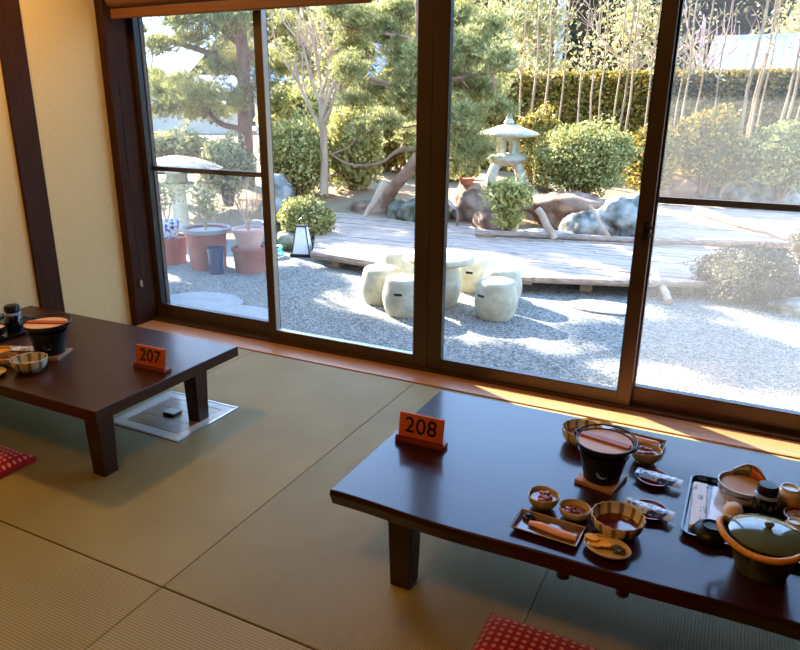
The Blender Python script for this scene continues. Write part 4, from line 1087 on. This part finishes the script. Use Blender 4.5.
SX = [(-4.05,13.5,.022,0),(-3.78,13.4,.03,.01),(-3.62,13.8,.028,.0),(-3.3,13.6,.02,.015),(-2.92,13.4,.022,.02),(-2.72,13.7,.022,.0),(-2.5,13.5,.018,-.01),
      (-2.3,13.8,.02,.01),(-2.12,13.4,.022,.02),(-2.02,13.6,.026,.0),(-1.72,13.5,.02,.02),(-1.6,13.8,.024,.03),(-1.42,13.5,.022,.02),
      (-1.2,13.7,.02,.01),(-1.05,13.3,.026,.0),(-.9,13.6,.02,.03),(-.6,13.5,.018,.02),(-.16,13.3,.035,.05),(-.06,13.5,.032,.07),(.02,13.4,.03,.04),(.14,13.6,.02,.02),(.42,13.4,.03,.06),(.52,13.5,.032,.05),(.62,13.6,.02,.07)]
ordn = ['first','second','third','fourth','fifth','sixth','seventh','eighth','ninth','tenth','eleventh','twelfth']
for i, (x, y, r, ln) in enumerate(SX):
    if i < 13: lab = 'slender pale sapling before the hedge in the middle pane, %s from the left' % (ordn[i] if i < 12 else 'last')
    else: lab = 'slender pale sapling before the hedge in the right pane, %s from the left' % ordn[i-13]
    if i in (12,): lab = 'slender pale sapling before the hedge in the middle pane, beside the right mullion'
    sapling(x, y, random.uniform(4.2,5.2), r, ln, lab)

# bare tree
bt_ = thing('bare_tree', 'leafless pale tree in the second pane from the left', 'tree', (-6.2,9.7,-.08))
random.seed(4); b = MB(); tips = []
b.tube([(0,0,0),(.02,0,.5),(0,.02,1.0),(.0,0,1.45)], [.075,.065,.06,.055], 9)
for a, e in ((.3,1.2),(2.2,1.4),(3.4,1.3),(5.2,1.5),(1.1,2.4),(4.2,2.2)):
    branch(b, (0,0,random.uniform(1.0,1.45)), (math.cos(a),math.sin(a)*.6,e), 1.3, .034, 3, tips, .7, .3, 5, .66, 3, 6, .2)
b.build('trunk_and_branches', M['barkpale'], bt_)
# pine on the left
def pine(label, base, trunk, limbs, pads, m, name, nt, length, bark, k=10, name_t='pine_tree', ry=1.0, width=.006, dens=1):
    t = thing(name_t, label, 'tree', base); B = Vector(base)
    b = MB(); b.tube([Vector(p)-B for p in smoothpts([q[0] for q in trunk],1)], list(np.interp(np.linspace(0,1,len(smoothpts([q[0] for q in trunk],1))), np.linspace(0,1,len(trunk)), [q[1] for q in trunk])), 12)
    b.build('trunk', bark, t, smooth=True)
    for pts, r0 in limbs:
        P = smoothpts(pts, 2); l = MB().tube([p-B for p in P], [r0*(1-.65*i/len(P)) for i in range(len(P))], 8); l.build('limb', bark, t, smooth=True)
    # twigs from the trunk line to every pad
    tw = MB(); cl = []
    allp = [Vector(q[0]) for q in trunk]+[Vector(p) for pts, _ in limbs for p in pts]
    for (x,y,z,rx,rz) in pads:
        c = Vector((x,y,z)); s = min(allp, key=lambda q: (q-c).length)
        mid = (c+s)/2+Vector((0,0,-.08))
        tw.tube([s-B, mid-B, c-B], [.016,.012,.006], 6)
        for i in range(7):
            a = 2*PI*i/7; tw.tube([mid*.3+c*.7-B, c+Vector((math.cos(a)*rx*.8, math.sin(a)*rx*.7*ry, rz*.1))-B], [.010,.004], 4)
        cl.append((x-B.x,y-B.y,z-B.z,rx,rx*.8*ry,rz))
    tw.build('twigs', bark, t)
    cl = [(q[0],q[1],q[2],q[3]*1.3,q[4]*1.3,q[5]*1.45) for q in cl]
    P = clumps(cl, nt, .0)
    needles('needles', P, length, m, t, k=k, width=width)
    return t
PL = [(-9.6,9.74,2.33,.39,.16),(-9.05,10.04,2.45,.45,.18),(-8.21,9.87,2.66,.51,.2),(-9.68,10.1,1.67,.56,.17),(-10.3,10.13,1.85,.27,.13),(-8.61,9.57,1.48,.61,.24),(-9.39,9.51,1.26,.39,.16),(-9.21,10.34,1.19,.57,.17),(-8.01,9.76,1.4,.24,.21),(-9.7,9.73,1.54,.36,.15),(-8.32,10.5,2.18,.4,.25),(-7.05,9.97,2.5,.26,.2),(-7.41,10.34,1.91,.24,.21),(-7.26,9.98,1.33,.21,.24),(-8.5,10.14,1.95,.46,.16),(-9.0,9.65,2.7,.43,.14),(-7.7,10.13,1.66,.21,.35),(-8.27,10.37,2.94,.53,.21),(-8.86,10.02,2.98,.52,.17)]
PR = [(-5.42,9.44,2.53,.32,.21),(-4.87,9.34,2.36,.29,.22),(-4.96,8.49,1.78,.24,.16),(-5.1,9.46,1.55,.3,.18),(-4.57,9.23,1.95,.2,.26),(-5.08,8.82,1.4,.2,.11),(-4.4,8.44,1.14,.24,.12),(-5.61,9.61,2.21,.24,.15),(-4.48,9.06,1.47,.2,.17),(-5.25,9.41,.97,.24,.12),(-4.67,9.63,.91,.18,.12),(-4.66,9.4,2.62,.26,.17),(-4.31,9.69,2.24,.29,.29),(-3.97,8.95,1.41,.27,.22),(-3.79,9.52,2.47,.28,.22),(-3.44,9.02,2.04,.33,.21),(-3.91,9.71,1.69,.29,.26),(-3.49,9.63,1.55,.36,.2),(-2.85,8.54,1.87,.2,.17),(-3.37,8.59,1.16,.26,.21),(-3.19,8.7,.78,.26,.19),(-3.89,9.75,.56,.21,.21),(-2.98,9.01,1.29,.19,.11),(-3.26,9.28,2.3,.27,.21),(-5.38,8.82,2.59,.22,.17),(-3.57,9.11,.88,.22,.2),(-4.12,8.94,1.8,.27,.27)]
pine('tall pine with layered pads of needles in the leftmost pane', (-8.12,10.1,-.2), [((-8.12,10.1,-.2),.15),((-8.1,10.1,1.0),.13),((-8.05,10.1,2.0),.11),((-8.1,10.1,3.3),.08)],
     [([(-8.05,10.1,1.75),(-8.7,10,2.2),(-9.3,9.9,2.35),(-9.9,9.9,2.5)],.07), ([(-8.1,10.1,.9),(-8.6,9.9,1.0),(-8.75,9.8,1.4),(-9.5,9.8,1.55)],.06), ([(-8.05,10.1,2.0),(-7.6,10.1,2.3),(-7.1,10,2.5)],.05), ([(-8.1,10.1,2.3),(-8.6,10,2.7),(-9.2,9.9,2.9)],.05)], PL, M['pine'], 'pine', 9500, .11, M['bark'], k=9, width=.0055)
pine('leaning pine with a reddish trunk behind the dark centre post', (-4.72,9.1,-.15), [((-4.76,9.2,-.15),.10),((-4.66,9.1,.10),.095),((-4.30,9.0,.44),.085),((-4.0,9.05,.88),.07),((-4.1,9.0,1.6),.07),((-4.22,9.05,2.9),.05)],
     [([(-4.1,9.0,.75),(-4.5,9.0,.72),(-4.75,9,.5),(-5.3,9,.46),(-5.6,9.0,.62)],.03), ([(-4.05,9.05,1.5),(-4.6,9.1,1.6),(-5.2,9.2,1.75)],.035), ([(-4.1,9.05,1.6),(-3.6,9.1,1.7),(-3.1,9,1.75)],.03), ([(-4.2,9.05,2.2),(-4.8,9.2,2.3),(-5.4,9.3,2.4)],.03), ([(-4.05,9.0,1.1),(-3.6,8.9,1.05),(-3.2,8.7,1.0)],.025)], PR, M['pinedk'], 'pine', 17000, .085, M['barkred'], k=10, width=.0045)

PS = [(-8.8,8.0,2.42,.42,.2),(-8.8,7.4,2.3,.5,.22),(-8.8,6.7,2.25,.5,.25),(-8.8,6.3,2.8,.5,.3),(-8.8,7.1,2.75,.55,.3),(-8.9,6.7,3.3,.6,.3),(-8.8,7.35,3.3,.45,.26),(-8.8,7.4,3.75,.5,.26),(-8.8,6.6,3.8,.45,.24),(-8.8,7.9,4.08,.4,.2),(-8.8,5.8,3.3,.45,.3),(-8.8,9.2,4.45,.4,.16),(-8.8,9.8,4.75,.45,.2),(-8.8,9.3,4.9,.35,.15)]
pine('tall pine standing out of frame to the left, shading the gravel', (-9.6,7.4,-.3), [((-9.6,7.4,-.3),.2),((-9.5,7.4,2),.18),((-9.4,7.5,4.2),.14),((-9.4,7.6,5.6),.08)],
     [([(-9.4,7.5,4.2),(-9.2,8.6,4.5),(-8.9,10.1,5.0)],.08)], PS, M['pine'], 'pine', 13000, .13, M['bark'], k=10, width=.012)
# far buildings, poles, hills
def pole(x, y, r, label):
    t = thing('utility_pole', label, 'pole', (x,y,-.1), 0, 'pale utility poles beyond the hedge')
    MB().tube([(0,0,0),(0,0,8.5)], [r,r*.8], 12).build('pole', M['concrete'], t, smooth=True)
    MB().box(-.6,.6,-.05,.05,7.4,7.5).build('crossarm', M['steel'], t)
    return t
pole(-6.97,22,.17,'thicker pale utility pole rising behind the hedge, left of the other one'); pole(-6.0,24,.15,'thinner pale utility pole rising behind the hedge, right of the other one')
bd = thing('shed', 'low building with a ribbed silver metal roof behind the hedge on the right', 'building', (1.6,26,-.1))
MB().box(-3.0,3.5,-1.7,2.5,0,2.5).build('shed_wall', M['brick'], bd)
rf = MB(); v = []; f = []; nn = 110
for i in range(nn+1):
    x = -2.95+6.5*i/nn; dz = .035 if i % 4 in (0,1) else 0
    v += [(x-.05,-2.1,2.52+dz),(x,.0,3.65+dz)]
for i in range(nn): f.append((2*i,2*i+2,2*i+3,2*i+1))
rf.add(v, f); ro = rf.build('metal_roof', M['roofm'], bd); sd = ro.modifiers.new('s','SOLIDIFY'); sd.thickness = .04
MB().box(-3.0,3.6,-.05,.12,3.62,3.74).build('roof_ridge', M['roofm'], bd)
def house(loc, w_, d_, h_, rh, m, label, rz=0):
    t = thing('house', label, 'building', loc, rz)
    MB().box(-w_/2,w_/2,-d_/2,d_/2,0,h_).build('house_wall', M['brick'], t)
    r_ = MB(); e = .4
    v = [(-w_/2-e,-d_/2-e,h_-.1),(w_/2+e,-d_/2-e,h_-.1),(w_/2+e,d_/2+e,h_-.1),(-w_/2-e,d_/2+e,h_-.1),(-w_/2-e,0,h_+rh),(w_/2+e,0,h_+rh)]
    r_.add(v, [(0,1,5,4),(2,3,4,5),(0,4,3),(1,2,5),(0,3,2,1)]); r_.build('house_roof', m, t)
    return t
house((-19.3,31,-.1), 7, 5, 2.6, 2.0, M['tile'], 'distant house with a pale blue roof behind the bare tree', R(30))
house((-27,27,-.1), 8, 5, 1.6, 1.3, M['roofm'], 'distant pale house behind the left pine tree', R(35))
wl = thing('tiled_wall', 'low garden wall with a grey tile coping behind the leaning pine', 'wall', (-9.6,17.2,-.1), R(28))
MB().box(-1.8,1.8,-.12,.12,0,.35).build('wall_body', M['brick'], wl)
cp = MB()
for i in range(18): cp.tube([(-1.75+i*.205,-.34,.36),(-1.75+i*.205,0,.52),(-1.75+i*.205,.34,.36)], .075, 8)
cp.build('tile_coping', M['tile'], wl, smooth=True)

def hills():
    mb = MB(); v = []; f = []; n = 150; m = 26
    for j in range(m+1):
        for i in range(n+1):
            a = -1.15+1.9*i/n                      # azimuth from +y, negative = left
            d = 48+j*4.0
            prof = 26+7*noise.noise(Vector((a*2.2,3,0)))-24*max(0,min(1,(-a-.60)/.16))
            h = prof*min(1,(j/m)*1.25)**.8
            x, y = d*math.sin(a), d*math.cos(a)
            nz = noise.fractal(Vector((x*.09,y*.09,0)), 1, 2, 5)
            v.append((x, y, -1+max(0,h)+nz*1.2*(j/m+.1)))
    for j in range(m):
        for i in range(n):
            q = j*(n+1)+i; f.append((q,q+1,q+n+2,q+n+1))
    mb.add(v, f); o = mb.build('wooded_hill', M['forest'], smooth=True); return struct(o)
hills()
# far trees between hedge and hill, behind the poles and saplings
def crown_tree(loc, h, r, m, label, n=5000, bark=None, size=.12):
    t = thing('far_tree', label, 'tree', loc); b = MB(); tips = []; random.seed(int(abs(loc[0]*10))+1)
    b.tube([(0,0,0),(.05,0,h*.5),(0,0,h*.8)], [.12,.09,.05], 7)
    for i in range(7):
        a = 2*PI*i/7; branch(b, (0,0,h*random.uniform(.35,.6)), (math.cos(a),math.sin(a),1), h*.3, .04, 2, tips, .7, .2, 4, .65, 3, 5)
    b.build('trunk_and_branches', bark or M['barkpale'], t)
    if n:
        cl = [(math.cos(k)*r*.5*random.random()*1.2, math.sin(k)*r*.5*random.random(), h*.72+random.uniform(-.25,.25)*h, r*.5, r*.5, h*.16) for k in range(9)]
        leaves('foliage', clumps(cl, n, .3), size, m, t, 1.8)
    return t
crown_tree((-5.3,18.5,0), 4.2, 1.5, M['yellowbush'], 'pale sunlit tree behind the left end of the hedge', 2600, size=.09)
crown_tree((-9.5,19.5,0), 4.5, 1.6, M['leafy'], 'yellow green tree behind the leaning pine', 7000, size=.09)
crown_tree((-2.9,19.5,0), 5.2, 1.8, M['yellowbush'], 'thin pale tree behind the hedge and the middle saplings', 1500, size=.08)
crown_tree((-1.5,22,0), 4.6, 1.6, None, 'bare pinkish tree behind the hedge, right of the middle pane', 0, M['pinkpot'])
crown_tree((1.6,30,0), 6, 2.4, M['yellowbush'], 'rusty dry tree behind the silver roof', 5000, size=.12)
crown_tree((-16,24,0), 6, 2.2, M['pinedk'], 'dark tree beside the distant pale roofs', 7000, size=.12)
crown_tree((-12,20,0), 5, 1.7, M['pinedk'], 'green tree behind the bare tree', 7000, size=.1)

# overhead wires to the left
for i, (z0, z1) in enumerate(((6.2,9.4),(5.2,8.0))):
    w_ = MB().tube([(-46,40,z0),(-38,42,(z0+z1)/2-.3),(-28,44,z1)], .035, 5)
    tag(w_.build('overhead_wire', M['concrete']), '%s of the two pale overhead wires in the upper left sky' % ('upper','lower')[i], 'wire', 'overhead wires')

# ------------------------------------------------------------------ light
sd_ = Vector((.902*math.cos(R(28)), -.431*math.cos(R(28)), -math.sin(R(28))))
sl_ = bpy.data.lights.new('sun', 'SUN'); sl_.energy = 24; sl_.color = (1,.93,.82); sl_.angle = R(.6)
so = bpy.data.objects.new('sun', sl_); C.objects.link(so); so.rotation_euler = sd_.to_track_quat('-Z','Y').to_euler(); so.location = (-8,8,8)
wd = bpy.data.worlds.new('world'); bpy.context.scene.world = wd; wd.use_nodes = True
nt = wd.node_tree; bg = nt.nodes['Background']; sky = nt.nodes.new('ShaderNodeTexSky'); sky.sky_type = 'NISHITA'; sky.sun_disc = False
sky.sun_elevation = R(28); sky.sun_rotation = math.atan2(-.902, .431); sky.air_density = 1.0; sky.dust_density = .25; sky.ozone_density = 3.0
tm = nt.nodes.new('ShaderNodeMix'); tm.data_type = 'RGBA'; tm.blend_type = 'MULTIPLY'; tm.inputs['Factor'].default_value = 1

tcw = nt.nodes.new('ShaderNodeTexCoord'); sxw = nt.nodes.new('ShaderNodeSeparateXYZ'); nt.links.new(tcw.outputs['Generated'], sxw.inputs[0])
rpw = nt.nodes.new('ShaderNodeValToRGB'); nt.links.new(sxw.outputs[2], rpw.inputs[0])
rpw.color_ramp.elements[0].position = .0; rpw.color_ramp.elements[0].color = (.045,.10,.21,1)
rpw.color_ramp.elements[1].position = .45; rpw.color_ramp.elements[1].color = (1,1,1,1)
nt.links.new(rpw.outputs[0], tm.inputs['B']); nt.links.new(sky.outputs[0], tm.inputs['A']); nt.links.new(tm.outputs['Result'], bg.inputs[0]); bg.inputs[1].default_value = 1.25
def area(name, loc, size, e, col, rot=(0,0,0)):
    l = bpy.data.lights.new(name, 'AREA'); l.energy = e; l.size = size; l.color = col; l.shape = 'DISK'
    o = bpy.data.objects.new(name, l); C.objects.link(o); o.location = loc; o.rotation_euler = rot; return o
area('ceiling_lamp', (-.9,.25,2.38), .35, 13, (1,.50,.14))
area('ceiling_lamp', (-2.75,1.95,2.38), .3, 13, (1,.58,.22))

# ------------------------------------------------------------------ camera
yaw, pit, rol = -.456193, .311017, .00979
f_ = Vector((math.sin(yaw)*math.cos(pit), math.cos(yaw)*math.cos(pit), -math.sin(pit)))
rt = Vector((math.cos(yaw), -math.sin(yaw), 0)); up = rt.cross(f_)
r2 = rt*math.cos(rol)+up*math.sin(rol); u2 = -rt*math.sin(rol)+up*math.cos(rol)
cam = bpy.data.cameras.new('camera'); co = bpy.data.objects.new('camera', cam); C.objects.link(co)
mw = Matrix((r2, u2, -f_)).transposed().to_4x4(); mw.translation = (0,0,1.3); co.matrix_world = mw
cam.sensor_width = 36; cam.lens = 675.27/800*36; cam.clip_start = .05; cam.clip_end = 400
sc = bpy.context.scene; sc.camera = co
vs = sc.view_settings; vs.view_transform = 'Standard'; vs.look = 'None'; vs.gamma = 1; vs.use_curve_mapping = False; vs.exposure = .5
